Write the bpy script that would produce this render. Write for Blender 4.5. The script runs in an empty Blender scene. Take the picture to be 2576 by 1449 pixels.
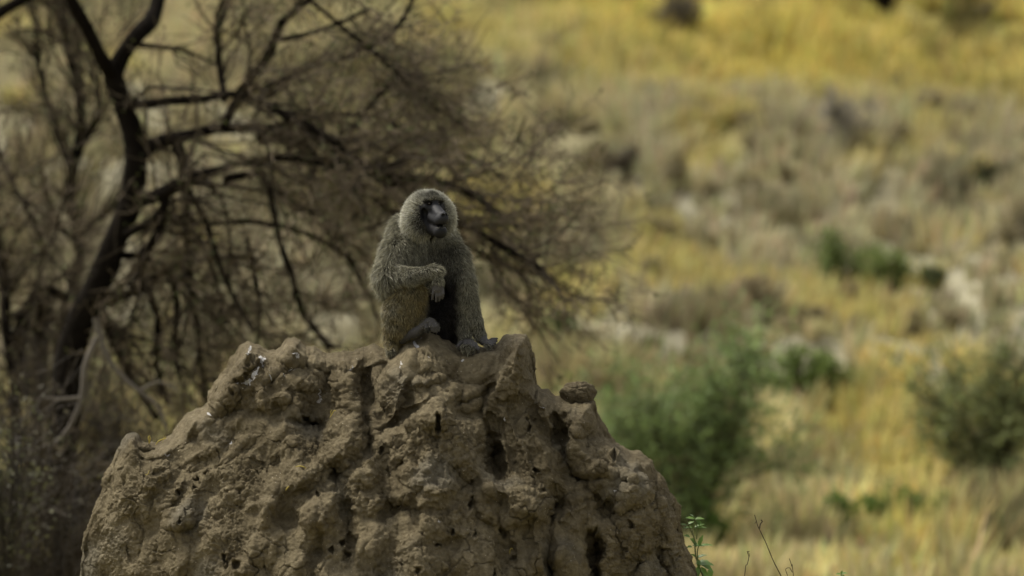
import bpy, math, random
import numpy as np
from mathutils import Vector

# ------------------------------------------------------------------ camera, sky, sun, exposure
S = bpy.context.scene
CAMZ, DIST, PXM = 2.6, 25.0, 560.0           # camera height, focus distance, picture units per metre at focus
cam_d = bpy.data.cameras.new("camera"); cam = bpy.data.objects.new("camera", cam_d)
S.collection.objects.link(cam); S.camera = cam
cam.location = (0, -DIST, CAMZ); cam.rotation_euler = (math.radians(90), 0, 0)
cam_d.sensor_width = 36; cam_d.lens = 36 * DIST / (2576 / PXM)
cam_d.clip_start = 0.5; cam_d.clip_end = 3000
cam_d.dof.use_dof = True; cam_d.dof.focus_distance = DIST - 0.05
cam_d.dof.aperture_fstop = 2.3; cam_d.dof.aperture_blades = 0

SUN_EL, SUN_AZ = 58, -62                       # azimuth from +y (behind the mound), negative = left
w = bpy.data.worlds.new("World"); S.world = w; w.use_nodes = True
nt = w.node_tree; nt.nodes.clear()
sky = nt.nodes.new("ShaderNodeTexSky"); sky.sky_type = 'NISHITA'; sky.sun_disc = False
sky.sun_elevation = math.radians(SUN_EL); sky.sun_rotation = math.radians(SUN_AZ)
sky.dust_density = 3.5; sky.air_density = 1.0; sky.ozone_density = 1.0
hs = nt.nodes.new("ShaderNodeHueSaturation"); hs.inputs['Saturation'].default_value = 0.10
bgn = nt.nodes.new("ShaderNodeBackground"); bgn.inputs['Strength'].default_value = 0.095
wo = nt.nodes.new("ShaderNodeOutputWorld")
nt.links.new(sky.outputs[0], hs.inputs['Color']); nt.links.new(hs.outputs[0], bgn.inputs[0]); nt.links.new(bgn.outputs[0], wo.inputs[0])

sd = bpy.data.lights.new("sun", 'SUN'); sd.energy = 1.8; sd.angle = math.radians(14); sd.color = (1, 0.93, 0.78)
sun = bpy.data.objects.new("sun", sd); S.collection.objects.link(sun)
el, az = math.radians(SUN_EL), math.radians(SUN_AZ)
to_sun = Vector((math.sin(az) * math.cos(el), math.cos(az) * math.cos(el), math.sin(el)))
sun.rotation_euler = to_sun.to_track_quat('Z', 'Y').to_euler(); sun.location = to_sun * 30 + Vector((0, 0, 5))

S.view_settings.view_transform = 'Standard'; S.view_settings.look = 'None'
S.view_settings.exposure = 0.95; S.view_settings.gamma = 1

# ------------------------------------------------------------------ helpers
RS = np.random.RandomState(7)
K = 1.0 / (PXM * DIST)
def at(px, py, D):
    """world point seen at picture unit (px,py) when it stands D metres from the camera"""
    return np.array([(px - 1288) * K * D, D - DIST, CAMZ + (724.5 - py) * K * D])
def B(px, py, y): return at(px, py, DIST + y)
def nrm(v): return v / np.maximum(np.linalg.norm(v, axis=-1, keepdims=True), 1e-9)

def make_mesh(name, V, F, mat, parent=None, smooth=True, col=None, attrs=None):
    V = np.asarray(V, np.float32); me = bpy.data.meshes.new(name)
    Fl = F if isinstance(F, list) else [F]
    Fl = [np.asarray(f, np.int32) for f in Fl if len(f)]
    me.vertices.add(len(V)); me.vertices.foreach_set('co', V.ravel())
    tot = sum(f.size for f in Fl); npoly = sum(len(f) for f in Fl)
    me.loops.add(tot); me.loops.foreach_set('vertex_index', np.concatenate([f.ravel() for f in Fl]))
    me.polygons.add(npoly)
    st = []; o = 0
    for f in Fl:
        st.append(o + np.arange(len(f)) * f.shape[1]); o += f.size
    me.polygons.foreach_set('loop_start', np.concatenate(st).astype(np.int32))
    me.update(calc_edges=True); me.validate()
    me.polygons.foreach_set('use_smooth', np.full(len(me.polygons), smooth))
    if col is not None:
        a = me.color_attributes.new("Col", 'FLOAT_COLOR', 'POINT')
        c = np.ones((len(V), 4), np.float32); c[:, :3] = col; a.data.foreach_set('color', c.ravel())
    for k, v in (attrs or {}).items():
        a = me.attributes.new(k, 'FLOAT', 'POINT'); a.data.foreach_set('value', np.asarray(v, np.float32))
    me.materials.append(mat)
    o = bpy.data.objects.new(name, me); S.collection.objects.link(o)
    if parent is not None: o.parent = parent
    return o
def rebase(V, loc): return np.asarray(V) - np.asarray(loc)
def empty(name, loc, label=None, cat=None, group=None):
    o = bpy.data.objects.new(name, None); S.collection.objects.link(o); o.location = loc
    o.empty_display_size = 0.1
    return tag(o, label, cat, group)
def tag(o, label=None, cat=None, group=None, kind=None):
    if label: o['label'] = label
    if cat: o['category'] = cat
    if group: o['group'] = group
    if kind: o['kind'] = kind
    return o

def _hash(ix, iy, iz, s):
    h = (ix.astype(np.uint32) * np.uint32(374761393) + iy.astype(np.uint32) * np.uint32(668265263)
         + iz.astype(np.uint32) * np.uint32(2147483647 - 58) + np.uint32((s * 974711 + 1013) & 0xffffffff))
    h = (h ^ (h >> np.uint32(13))) * np.uint32(1274126177)
    h = (h ^ (h >> np.uint32(16))) * np.uint32(2246822519)
    return (h ^ (h >> np.uint32(15)))
def h01(ix, iy, iz, s): return _hash(ix, iy, iz, s).astype(np.float64) / 4294967295.0
def noise(P, scale, seed=0):
    """value-gradient noise about -1..1; P (n,3) metres, scale metres"""
    p = np.asarray(P, np.float64) / scale + 1000.37
    i = np.floor(p).astype(np.int64); f = p - i
    u = f * f * f * (f * (f * 6 - 15) + 10)
    r = 0
    for dx in (0, 1):
        for dy in (0, 1):
            for dz in (0, 1):
                h = _hash(i[:, 0] + dx, i[:, 1] + dy, i[:, 2] + dz, seed)
                gx = ((h & np.uint32(1023)).astype(np.float64) / 511.5 - 1)
                gy = (((h >> np.uint32(10)) & np.uint32(1023)).astype(np.float64) / 511.5 - 1)
                gz = (((h >> np.uint32(20)) & np.uint32(1023)).astype(np.float64) / 511.5 - 1)
                d = gx * (f[:, 0] - dx) + gy * (f[:, 1] - dy) + gz * (f[:, 2] - dz)
                wx = u[:, 0] if dx else 1 - u[:, 0]; wy = u[:, 1] if dy else 1 - u[:, 1]; wz = u[:, 2] if dz else 1 - u[:, 2]
                r = r + d * wx * wy * wz
    return r * 1.5
def fbm(P, scale, oct=4, seed=0, gain=0.5):
    r = 0; a = 1.0
    for k in range(oct):
        r = r + a * noise(P, scale / 2 ** k, seed + k * 17); a *= gain
    return r
def worley(P, scale, seed=0):
    p = np.asarray(P, np.float64) / scale + 1000.21
    i = np.floor(p).astype(np.int64); f = p - i
    F1 = np.full(len(p), 9.0); F2 = F1.copy(); cid = np.zeros(len(p))
    for dx in (-1, 0, 1):
        for dy in (-1, 0, 1):
            for dz in (-1, 0, 1):
                c = (i[:, 0] + dx, i[:, 1] + dy, i[:, 2] + dz)
                h = _hash(*c, seed)
                jx = (h & np.uint32(1023)) / 1023.0; jy = ((h >> np.uint32(10)) & np.uint32(1023)) / 1023.0; jz = ((h >> np.uint32(20)) & np.uint32(1023)) / 1023.0
                d = np.sqrt((dx + jx - f[:, 0]) ** 2 + (dy + jy - f[:, 1]) ** 2 + (dz + jz - f[:, 2]) ** 2)
                m = d < F1
                F2 = np.where(m, F1, np.minimum(F2, d)); F1 = np.where(m, d, F1)
                cid = np.where(m, (h >> np.uint32(8)) % np.uint32(4096) / 4096.0, cid)
    return F1, F2, cid
def sstep(a, b, x):
    t = np.clip((x - a) / (b - a), 0, 1); return t * t * (3 - 2 * t)

# ------------------------------------------------------------------ materials
def mat(name, color=(.5, .5, .5), rough=.9, vcol=False, var=0.0, vscale=8, bump=0, bscale=60, translucent=0, spec=.3, metal=0):
    m = bpy.data.materials.new(name); m.use_nodes = True; n = m.node_tree.nodes; l = m.node_tree.links
    p = n['Principled BSDF']; p.inputs['Roughness'].default_value = rough
    p.inputs['Specular IOR Level'].default_value = spec
    p.inputs['Base Color'].default_value = (*color, 1)
    src = None
    if vcol:
        a = n.new('ShaderNodeVertexColor'); a.layer_name = 'Col'; src = a.outputs[0]
    if var:
        tc = n.new('ShaderNodeTexCoord'); nz = n.new('ShaderNodeTexNoise'); nz.inputs['Scale'].default_value = vscale
        nz.inputs['Detail'].default_value = 6; l.new(tc.outputs['Object'], nz.inputs['Vector'])
        mr = n.new('ShaderNodeMapRange'); mr.inputs[1].default_value = .3; mr.inputs[2].default_value = .7
        mr.inputs[3].default_value = 1 - var; mr.inputs[4].default_value = 1 + var; l.new(nz.outputs[0], mr.inputs[0])
        mx = n.new('ShaderNodeMix'); mx.data_type = 'RGBA'; mx.blend_type = 'MULTIPLY'; mx.inputs[0].default_value = 1
        if src: l.new(src, mx.inputs[6])
        else: mx.inputs[6].default_value = (*color, 1)
        cb = n.new('ShaderNodeCombineColor')
        for k in range(3): l.new(mr.outputs[0], cb.inputs[k])
        l.new(cb.outputs[0], mx.inputs[7]); src = mx.outputs[2]
    if src: l.new(src, p.inputs['Base Color'])
    if bump:
        tc = n.new('ShaderNodeTexCoord'); nz = n.new('ShaderNodeTexNoise'); nz.inputs['Scale'].default_value = bscale
        nz.inputs['Detail'].default_value = 8; l.new(tc.outputs['Object'], nz.inputs['Vector'])
        b = n.new('ShaderNodeBump'); b.inputs['Strength'].default_value = 1; b.inputs['Distance'].default_value = bump
        l.new(nz.outputs[0], b.inputs['Height']); l.new(b.outputs[0], p.inputs['Normal'])
    if translucent:
        t = n.new('ShaderNodeBsdfTranslucent'); mixs = n.new('ShaderNodeMixShader'); mixs.inputs[0].default_value = translucent
        if src: l.new(src, t.inputs[0])
        else: t.inputs[0].default_value = (*color, 1)
        l.new(p.outputs[0], mixs.inputs[1]); l.new(t.outputs[0], mixs.inputs[2]); l.new(mixs.outputs[0], n['Material Output'].inputs[0])
    return m

def mound_material():
    m = bpy.data.materials.new("termite_earth"); m.use_nodes = True; n = m.node_tree.nodes; l = m.node_tree.links
    p = n['Principled BSDF']; p.inputs['Roughness'].default_value = .92; p.inputs['Specular IOR Level'].default_value = .18
    tc = n.new('ShaderNodeTexCoord')
    def nz(scale, det=6, rough=.6):
        x = n.new('ShaderNodeTexNoise'); x.inputs['Scale'].default_value = scale; x.inputs['Detail'].default_value = det
        x.inputs['Roughness'].default_value = rough; l.new(tc.outputs['Object'], x.inputs['Vector']); return x.outputs[0]
    vc = n.new('ShaderNodeVertexColor'); vc.layer_name = 'Col'
    r1 = n.new('ShaderNodeValToRGB'); l.new(nz(34, 9, .7), r1.inputs[0])
    r1.color_ramp.elements[0].position = .3; r1.color_ramp.elements[0].color = (.60, .58, .56, 1)
    r1.color_ramp.elements[1].position = .72; r1.color_ramp.elements[1].color = (1.36, 1.37, 1.38, 1)
    mx = n.new('ShaderNodeMix'); mx.data_type = 'RGBA'; mx.blend_type = 'MULTIPLY'; mx.inputs[0].default_value = 1
    l.new(vc.outputs[0], mx.inputs[6]); l.new(r1.outputs[0], mx.inputs[7])
    # tiny pale mineral specks
    vo = n.new('ShaderNodeTexVoronoi'); vo.inputs['Scale'].default_value = 62; l.new(tc.outputs['Object'], vo.inputs['Vector'])
    lt = n.new('ShaderNodeMath'); lt.operation = 'LESS_THAN'; lt.inputs[1].default_value = .15; l.new(vo.outputs['Distance'], lt.inputs[0])
    sep = n.new('ShaderNodeSeparateColor'); l.new(vo.outputs['Color'], sep.inputs[0])
    gt = n.new('ShaderNodeMath'); gt.operation = 'GREATER_THAN'; gt.inputs[1].default_value = .86; l.new(sep.outputs[0], gt.inputs[0])
    mu = n.new('ShaderNodeMath'); mu.operation = 'MULTIPLY'; l.new(lt.outputs[0], mu.inputs[0]); l.new(gt.outputs[0], mu.inputs[1])
    mx2 = n.new('ShaderNodeMix'); mx2.data_type = 'RGBA'; l.new(mu.outputs[0], mx2.inputs[0]); l.new(mx.outputs[2], mx2.inputs[6])
    mx2.inputs[7].default_value = (.5, .44, .33, 1)
    at_ = n.new('ShaderNodeAttribute'); at_.attribute_name = 'dropping'
    ad = n.new('ShaderNodeMath'); ad.operation = 'ADD'; l.new(at_.outputs['Fac'], ad.inputs[0])
    sb = n.new('ShaderNodeMath'); sb.operation = 'MULTIPLY_ADD'; l.new(nz(140, 3), sb.inputs[0]); sb.inputs[1].default_value = 1.3; sb.inputs[2].default_value = -.65
    l.new(sb.outputs[0], ad.inputs[1])
    g2 = n.new('ShaderNodeMapRange'); g2.inputs[1].default_value = .45; g2.inputs[2].default_value = .6; l.new(ad.outputs[0], g2.inputs[0])
    mx3 = n.new('ShaderNodeMix'); mx3.data_type = 'RGBA'; l.new(g2.outputs[0], mx3.inputs[0]); l.new(mx2.outputs[2], mx3.inputs[6])
    mx3.inputs[7].default_value = (.72, .70, .68, 1)
    l.new(mx3.outputs[2], p.inputs['Base Color'])
    b = n.new('ShaderNodeBump'); b.inputs['Distance'].default_value = .03; b.inputs['Strength'].default_value = 1.0; l.new(nz(75, 9, .72), b.inputs['Height'])
    l.new(b.outputs[0], p.inputs['Normal'])
    return m

M_mound = mound_material()
M_terrain = mat("hillside_soil", vcol=True, var=.25, vscale=1.5, rough=1, spec=.1)
M_grass = mat("dry_grass_blades", vcol=True, rough=.85, translucent=.3, spec=.15)
M_bark = mat("acacia_bark", (.010, .0082, .0062), rough=1, var=.35, vscale=12, bump=.02, bscale=25, spec=.03)
M_twig = mat("grey_twigs", vcol=True, rough=.95, spec=.1)
M_leaf = mat("bush_leaves", vcol=True, rough=.6, translucent=.3, spec=.3)
M_dead = mat("weathered_dead_wood", (.12, .104, .083), rough=.9, var=.2)
M_fur = mat("baboon_fur", vcol=True, rough=.5, translucent=.22, spec=.35)
M_skin = mat("baboon_hide", vcol=True, rough=.6, spec=.22, bump=.0012, bscale=260)
M_eye = mat("baboon_eye", (.02, .011, .005), rough=.12, spec=.7)
M_nail = mat("dark_nails", (.05, .045, .042), rough=.35, spec=.5)

# ------------------------------------------------------------------ terrain
def tz(x, y):
    """ground height"""
    D = y + DIST
    t = np.clip((D - 50) / 68, 0, None)
    z = 8.68 * np.where(t < 1, t ** 1.1, 1 + 0.25 * (1 - np.exp(-(t - 1) * 1.2)))
    z = z + np.clip((D - 52) / 20, 0, 1) * np.clip((122 - D) / 12, 0, 1) * (0.25 * np.sin(x * .51 + y * .17 + 1) + .22 * np.sin(x * .33 - y * .31 + 1.3) + .12 * np.sin(x * 1.1 + y * .55))
    return z
def ground(px, py):
    """point of the ground seen at (px,py)"""
    D = np.linspace(46, 121, 900); x = (px - 1288) * K * D
    z = CAMZ + (724.5 - py) * K * D
    d = tz(x, D - DIST) - z
    i = np.argmax(d > 0) if (d > 0).any() else len(D) - 1
    return np.array([x[i], D[i] - DIST, tz(x[i], D[i] - DIST)])

def grid_faces(nr, nc):
    i = np.arange(nr * nc).reshape(nr, nc)
    return np.stack([i[:-1, :-1], i[:-1, 1:], i[1:, 1:], i[1:, :-1]], -1).reshape(-1, 4)

pale_paths = [[(1640, 505), (1800, 545), (1960, 590), (2120, 625), (2300, 655), (2576, 735)],
              [(1180, 800), (1330, 815), (1500, 830), (1640, 850)],
              [(2050, 640), (2250, 690), (2576, 790)], [(2250, 905), (2420, 890)], [(1760, 890), (1900, 905)],
              [(560, 290), (420, 270), (200, 260)], [(1420, 250), (1500, 265)], [(60, 430), (200, 440)], [(1180, 640), (1260, 680)]]
pale_world = [np.array([ground(*p)[:2] for p in pl]) for pl in pale_paths]
def path_dist(X, Y):
    d = np.full(X.shape, 1e9)
    for pl in pale_world:
        for a, b in zip(pl[:-1], pl[1:]):
            ab = b - a; t = np.clip(((X - a[0]) * ab[0] + (Y - a[1]) * ab[1]) / (ab @ ab), 0, 1)
            d = np.minimum(d, np.hypot(X - a[0] - t * ab[0], (Y - a[1] - t * ab[1]) * .45))
    return d
def zone_color(P, lift=1.0):
    """dry grass / soil colours over the hillside"""
    n1 = fbm(P * [1, .22, 0], 2.6, 3, 5); n2 = fbm(P * [1, .25, 0], .9, 3, 9); n3 = noise(P * [1, .3, 0], 6, 3)
    D = P[:, 1] + DIST
    yel = np.array([.56, .475, .13]); tan = np.array([.46, .41, .205]); grey = np.array([.37, .335, .225]); brn = np.array([.17, .145, .07])
    far = sstep(87, 106, D + n1 * 14 + n3 * 18) * (.45 + .4 * sstep(-3, 3, P[:, 0]))
    gx = .55 * sstep(2, -4, P[:, 0]) * sstep(60, 66, D)
    mid = sstep(63, 68, D + n1 * 4) * (1 - far)
    c = tan * (1 - far - mid)[:, None] + yel * far[:, None] + (grey * .62 + tan * .38) * mid[:, None]
    c = c * (1 - gx[:, None]) + np.array([.40, .36, .25]) * gx[:, None]
    c = c * (1 + .75 * n2[:, None])
    k = (sstep(.10, .5, n1 + .3 * n3) * (.3 + .6 * mid))[:, None]
    c = c * (1 - k) + brn * k
    k = (sstep(.05, .4, n2 - .5 * n1) * mid * .6)[:, None]; c = c * (1 - k) + grey * .85 * k
    k = sstep(.15, .45, -n1 + .3 * n2)[:, None] * .6
    c = c * (1 - k) + yel * .9 * k
    return np.clip(c * lift, .01, .9)

def build_terrain():
    Dv = np.concatenate([np.linspace(-60, 40, 26)[:-1], np.linspace(40, 90, 281)[:-1], np.linspace(90, 135, 251)[:-1], 135 * np.exp(np.linspace(0, 2.2, 40))])
    uv = np.linspace(-1, 1, 401)
    D, U = np.meshgrid(Dv, uv, indexing='ij')
    hw = 12 + np.clip(D, 0, None) * .25 * (1 + np.clip(D - 130, 0, None) / 60)
    X = np.sign(U) * np.abs(U) ** 1.25 * hw * 1.6; Y = D - DIST
    P = np.stack([X.ravel(), Y.ravel(), np.zeros(X.size)], 1)
    Z = tz(X, Y).ravel()
    Z = Z + np.clip((P[:, 1] + 22) / 20, 0, 1) * (.14 * fbm(P, 2.5, 3, 21) + .08 * noise(P, .8, 4))
    col = zone_color(P) * .46
    pd = path_dist(P[:, 0], P[:, 1]) + .35 * noise(P, 1.6, 8)
    k = (1 - sstep(.2, 2.2, pd))[:, None] * .8
    col = col * (1 - k) + np.array([.30, .278, .195]) * (1 + .35 * fbm(P * [1, .25, 0], 1.0, 3, 61))[:, None] * k
    P[:, 2] = Z
    o = make_mesh("ground", P, grid_faces(*X.shape)[:, ::-1], M_terrain, col=col)
    tag(o, kind='structure')
build_terrain()

# ------------------------------------------------------------------ dry grass on the hillside (stuff)
def build_grass():
    n = 36000
    u = RS.rand(n); D = 46 + (124 - 46) * u ** 0.8
    x = (RS.rand(n) * 2 - 1) * (D * .115 + 4)
    P0 = np.stack([x, D - DIST, np.zeros(n)], 1)
    dens = fbm(P0 * [1, .3, 1], 1.8, 3, 33) - .12 * ((D > 62) & (D < 92))
    pd = path_dist(P0[:, 0], P0[:, 1])
    keep = (dens > -.42 - .5 * (D < 62)) & ((pd > 1.0 + .5 * RS.randn(n)) | (RS.rand(n) < .10))
    P0 = P0[keep]; D = D[keep]; n = len(P0)
    P0[:, 2] = tz(P0[:, 0], P0[:, 1])
    base_c = zone_color(P0 * [1, 1, 0], 1.15)
    hgt = (.16 + .26 * RS.rand(n) ** 2) * (1 + .5 * fbm(P0, 2, 2, 41)) * (1 + D / 160)
    nb = 14
    Vs, Cs = [], []
    R = np.repeat(np.arange(n), nb); m = len(R)
    ang = RS.rand(m) * 6.283; spread = RS.rand(m) * .12 * (1 + D[R] / 130)
    root = P0[R] + np.stack([np.cos(ang) * spread, np.sin(ang) * spread, np.full(m, -.03)], 1)
    lean = (.2 + .5 * RS.rand(m)) * hgt[R]
    tip = root + np.stack([np.cos(ang) * lean * .6 + lean * .25, np.sin(ang) * lean * .6, hgt[R] * (.6 + .5 * RS.rand(m))], 1)
    a2 = RS.rand(m) * 6.283; wd = (.010 + .012 * RS.rand(m)) * (1 + D[R] / 60)
    side = np.stack([np.cos(a2) * wd, np.sin(a2) * wd, np.zeros(m)], 1)
    mid = (root + tip) / 2 + [0, 0, .04]
    V = np.stack([root - side, root + side, mid - side * .8, mid + side * .8, tip], 1).reshape(-1, 3)
    b = (np.arange(m) * 5)[:, None]
    Q = b + np.array([0, 1, 3, 2]); T = b + np.array([2, 3, 4])
    c = base_c[R] * (.75 + .5 * RS.rand(m, 1)) * (1 + .06 * RS.randn(m, 3))
    col = np.repeat(np.clip(c, .01, .85), 5, axis=0)
    o = make_mesh("dry_grass", V, [Q, T], M_grass, smooth=False, col=col)
    tag(o, "dry yellow grass tufts covering the hillside behind the mound", "grass", kind="stuff")
build_grass()

# ------------------------------------------------------------------ termite mound
SIL = [(-150, 2210), (60, 1950), (150, 1700), (205, 1449), (208, 1400), (215, 1340), (240, 1280), (262, 1225), (285, 1165), (298, 1125), (305, 1105), (318, 1092), (332, 1087), (346, 1093),
       (356, 1108), (370, 1112), (400, 1112), (428, 1096), (445, 1068), (470, 1045), (500, 1025), (526, 1012), (533, 985), (545, 950), (568, 925), (590, 890),
       (605, 872), (625, 860), (645, 862), (662, 874), (690, 877), (706, 872), (716, 858), (740, 850), (757, 856), (768, 870), (800, 880), (820, 887), (850, 881), (872, 886), (895, 883),
       (915, 876), (940, 868), (955, 873), (975, 877), (1000, 868), (1030, 848), (1062, 836), (1088, 833), (1106, 842), (1118, 856), (1135, 866), (1160, 872), (1200, 872), (1230, 866), (1252, 856), (1272, 842),
       (1292, 838), (1308, 833), (1322, 836), (1331, 850), (1336, 872), (1343, 893), (1345, 915), (1347, 940), (1351, 962), (1362, 976), (1385, 982), (1410, 990), (1440, 1000), (1475, 998), (1497, 1008), (1502, 1030),
       (1508, 1052), (1530, 1085), (1548, 1112), (1562, 1124), (1600, 1130), (1625, 1145), (1641, 1162), (1652, 1190), (1672, 1222), (1690, 1252), (1703, 1290), (1712, 1330), (1722, 1370),
       (1737, 1410), (1755, 1449), (1800, 1560), (1900, 1850), (2110, 2210)]
# (x, y, rx, ry, rotation deg, height m, roughness)
FEAT = [
 (645, 945, 105, 95, -20, .10, 1), (600, 905, 45, 50, 0, .04, 1), (735, 880, 45, 36, 10, .07, 1), (835, 905, 75, 30, 5, .06, 1), (868, 985, 42, 60, -10, .085, 1.3),
 (935, 900, 60, 26, -15, .05, .3), (990, 985, 38, 72, 5, .10, 1.3), (1062, 905, 88, 75, 0, .10, .1), (925, 1000, 28, 85, 5, -.07, 0), (862, 1112, 66, 80, 0, .11, 1.2),
 (745, 985, 60, 55, 20, .05, .5), (770, 1065, 60, 18, 20, -.07, .6), (690, 1090, 90, 60, -35, .05, .3), (1095, 1135, 125, 108, 0, .15, 1.1), (1103, 1062, 50, 38, 0, .06, 1),
 (1090, 985, 66, 44, 0, .07, .1), (1075, 958, 42, 17, 0, .04, 1.2), (1290, 930, 52, 85, 8, .11, .9), (1316, 860, 26, 34, 0, .05, .7), (1330, 915, 25, 45, 0, .04, .8), (1270, 1010, 40, 60, 0, .05, 1),
 (1195, 915, 60, 50, 0, .05, .1), (1160, 1000, 45, 45, 0, .04, .4), (1248, 1160, 26, 62, -12, -.15, .3), (1235, 1080, 30, 45, -10, -.05, .8),
 (1345, 1130, 38, 130, -22, .07, .1), (1300, 1120, 22, 110, -20, .05, .5), (1405, 1080, 17, 50, -25, -.10, .4), (1390, 1010, 55, 35, 15, .06, .5), (1370, 1050, 18, 60, -35, .05, 1),
 (1465, 1050, 42, 52, 0, .08, .8), (1460, 1140, 40, 75, -12, .07, .3), (1520, 1150, 25, 60, -25, .04, .8), (1470, 1200, 60, 16, -5, -.06, 0), (1595, 1175, 55, 38, 15, .07, .4),
 (1560, 1225, 90, 55, 15, .12, .3), (1610, 1300, 60, 110, 0, .08, .5), (1680, 1340, 35, 110, -8, .05, .9), (1290, 1265, 105, 70, 10, .11, .5), (1330, 1350, 75, 100, 0, .06, .2),
 (1090, 1225, 120, 60, 0, .04, .8), (1120, 1290, 75, 85, 0, .09, .6), (1030, 1380, 110, 90, 0, .07, .5), (1180, 1400, 60, 80, -5, .04, .5), (1445, 1290, 36, 60, 0, .08, .6),
 (1400, 1250, 28, 45, -20, -.07, .1), (1378, 1400, 16, 90, -4, -.08, .3), (1455, 1400, 50, 90, -5, .04, .4), (1500, 1410, 24, 60, -5, -.12, .6), (1560, 1360, 50, 100, 0, .07, .9),
 (850, 1195, 32, 55, 10, -.07, .8), (880, 1330, 28, 110, 0, -.05, .6), (790, 1290, 60, 60, 0, .05, .8), (760, 1160, 60, 75, 15, .06, .9), (930, 1330, 70, 100, 5, .05, .3), (925, 1230, 60, 70, 0, .06, .9),
 (445, 1310, 34, 30, 0, .06, .1), (442, 1390, 34, 90, -3, .05, .0), (330, 1120, 28, 50, 0, .03, 1.2), (385, 1132, 42, 20, -5, .05, .1), (370, 1190, 60, 45, 0, .05, .5), (300, 1260, 35, 60, 15, .03, 1.1),
 (430, 1240, 45, 60, 10, .04, 1.1), (540, 1120, 110, 50, -30, .05, .2), (620, 1210, 85, 75, -20, .06, .9), (570, 1330, 70, 90, 0, .05, 1), (660, 1340, 50, 90, 0, .05, .5), (480, 1180, 70, 26, -30, -.03, .5),
 (300, 1370, 60, 90, 10, .04, .4), (720, 1400, 55, 70, 0, .06, .1), (500, 1000, 20, 14, 0, .02, .5), (690, 1010, 40, 28, -20, .04, 1.2), (560, 1010, 50, 30, -40, .04, 1.2), (790, 960, 40, 22, -30, .04, .8),
 (1200, 1000, 70, 18, -25, -.04, .5), (1010, 1100, 25, 50, 10, -.04, .9), (1240, 960, 30, 40, 0, .03, .5),
]
HOLES = [(1103, 1066, 9, 25, .14), (767, 1053, 14, 8, .10), (788, 1068, 12, 9, .10), (492, 1204, 5, 6, .06), (487, 1222, 4, 10, .05), (448, 1240, 5, 8, .05), (470, 1290, 4, 8, .05), (800, 1247, 9, 12, .06),
         (1178, 1272, 6, 20, .08), (1138, 1340, 8, 7, .06), (1192, 1345, 5, 12, .06), (1098, 1371, 7, 6, .05), (1012, 1423, 6, 6, .06), (1004, 1272, 9, 6, .05), (455, 1313, 4, 6, .04), (880, 1360, 16, 20, .05), (858, 1367, 9, 9, .06),
         (835, 1385, 9, 9, .06), (870, 1400, 12, 16, .05), (600, 1425, 16, 12, .06), (560, 1405, 8, 14, .06), (1350, 1185, 8, 8, .06), (1330, 1065, 6, 22, .05), (1545, 1148, 8, 14, .05), (1505, 1380, 22, 30, .09), (1495, 1335, 8, 10, .06),
         (1590, 1325, 8, 10, .04), (1700, 1400, 7, 9, .05), (320, 1385, 4, 18, .05), (1290, 1402, 11, 6, .05), (1235, 1447, 7, 14, .06), (1055, 1440, 8, 10, .05), (960, 1130, 5, 9, .05), (1060, 1075, 4, 9, .04), (520, 1190, 4, 6, .05), (1360, 1238, 6, 10, .04)]
DROPS = [(659, 903, 8, 7), (660, 913, 4, 7), (645, 942, 5, 16), (632, 965, 4, 10), (628, 962, 13, 4), (598, 964, 3, 9), (624, 885, 3, 10), (629, 874, 4, 5), (741, 897, 3, 5), (733, 928, 6, 5), (742, 938, 2, 5),
         (714, 950, 4, 4), (885, 925, 3, 8), (1011, 919, 2, 8), (1043, 862, 4, 3), (1046, 866, 5, 3), (1060, 852, 3, 2), (1075, 905, 2, 3), (1166, 911, 5, 3), (1236, 864, 4, 4), (585, 1117, 3, 3), (421, 1144, 8, 3),
         (1420, 993, 3, 2), (802, 990, 2, 12), (806, 1008, 4, 7), (532, 1045, 3, 3), (675, 955, 3, 5), (1370, 1025, 5, 3), (1268, 1055, 3, 6), (1548, 1234, 3, 3), (1101, 1316, 5, 2)]

RIDGES = [([(1103, 1029), (1050, 1055), (988, 1096), (950, 1145), (916, 1193), (870, 1225), (837, 1253), (800, 1330)], 62, .11), ([(1103, 1029), (1135, 1080), (1170, 1144), (1205, 1190), (1225, 1229)], 50, .09),
 ([(898, 1047), (880, 1108), (845, 1150), (807, 1180), (760, 1205), (716, 1229), (660, 1290)], 52, .08), ([(637, 862), (600, 900), (564, 944), (534, 1005), (520, 1060)], 50, .07), ([(740, 852), (735, 905), (760, 950)], 34, .06),
 ([(1312, 841), (1291, 926), (1309, 987), (1330, 1040), (1352, 1096), (1388, 1180), (1400, 1230)], 40, .10), ([(1491, 1005), (1510, 1060), (1530, 1100), (1552, 1144)], 34, .08), ([(1328, 985), (1360, 1025), (1394, 1078), (1415, 1110)], 22, .06),
 ([(1500, 1175), (1550, 1165), (1594, 1193), (1618, 1277), (1624, 1411), (1630, 1470)], 55, .10), ([(1425, 1010), (1440, 1060), (1455, 1110), (1500, 1180)], 24, .06), ([(1280, 1230), (1340, 1255), (1372, 1310), (1378, 1400)], 48, .08),
 ([(1205, 1280), (1180, 1300), (1195, 1370), (1215, 1460)], 40, .05), ([(950, 1260), (1010, 1245), (1060, 1235), (1120, 1240)], 45, .07), ([(530, 1020), (470, 1080), (420, 1130), (370, 1210), (330, 1290), (290, 1400)], 60, .06), ([(640, 1060), (560, 1130), (500, 1210), (470, 1270)], 55, .06),
 ([(720, 1180), (680, 1250), (650, 1330), (620, 1440)], 55, .06), ([(905, 1290), (935, 1330), (900, 1400), (880, 1460)], 55, .05), ([(1060, 1300), (1040, 1370), (1060, 1450)], 50, .06), ([(1680, 1260), (1700, 1340), (1715, 1440)], 34, .06), ([(1062, 850), (1030, 905), (1010, 960)], 34, .04)]
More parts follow.
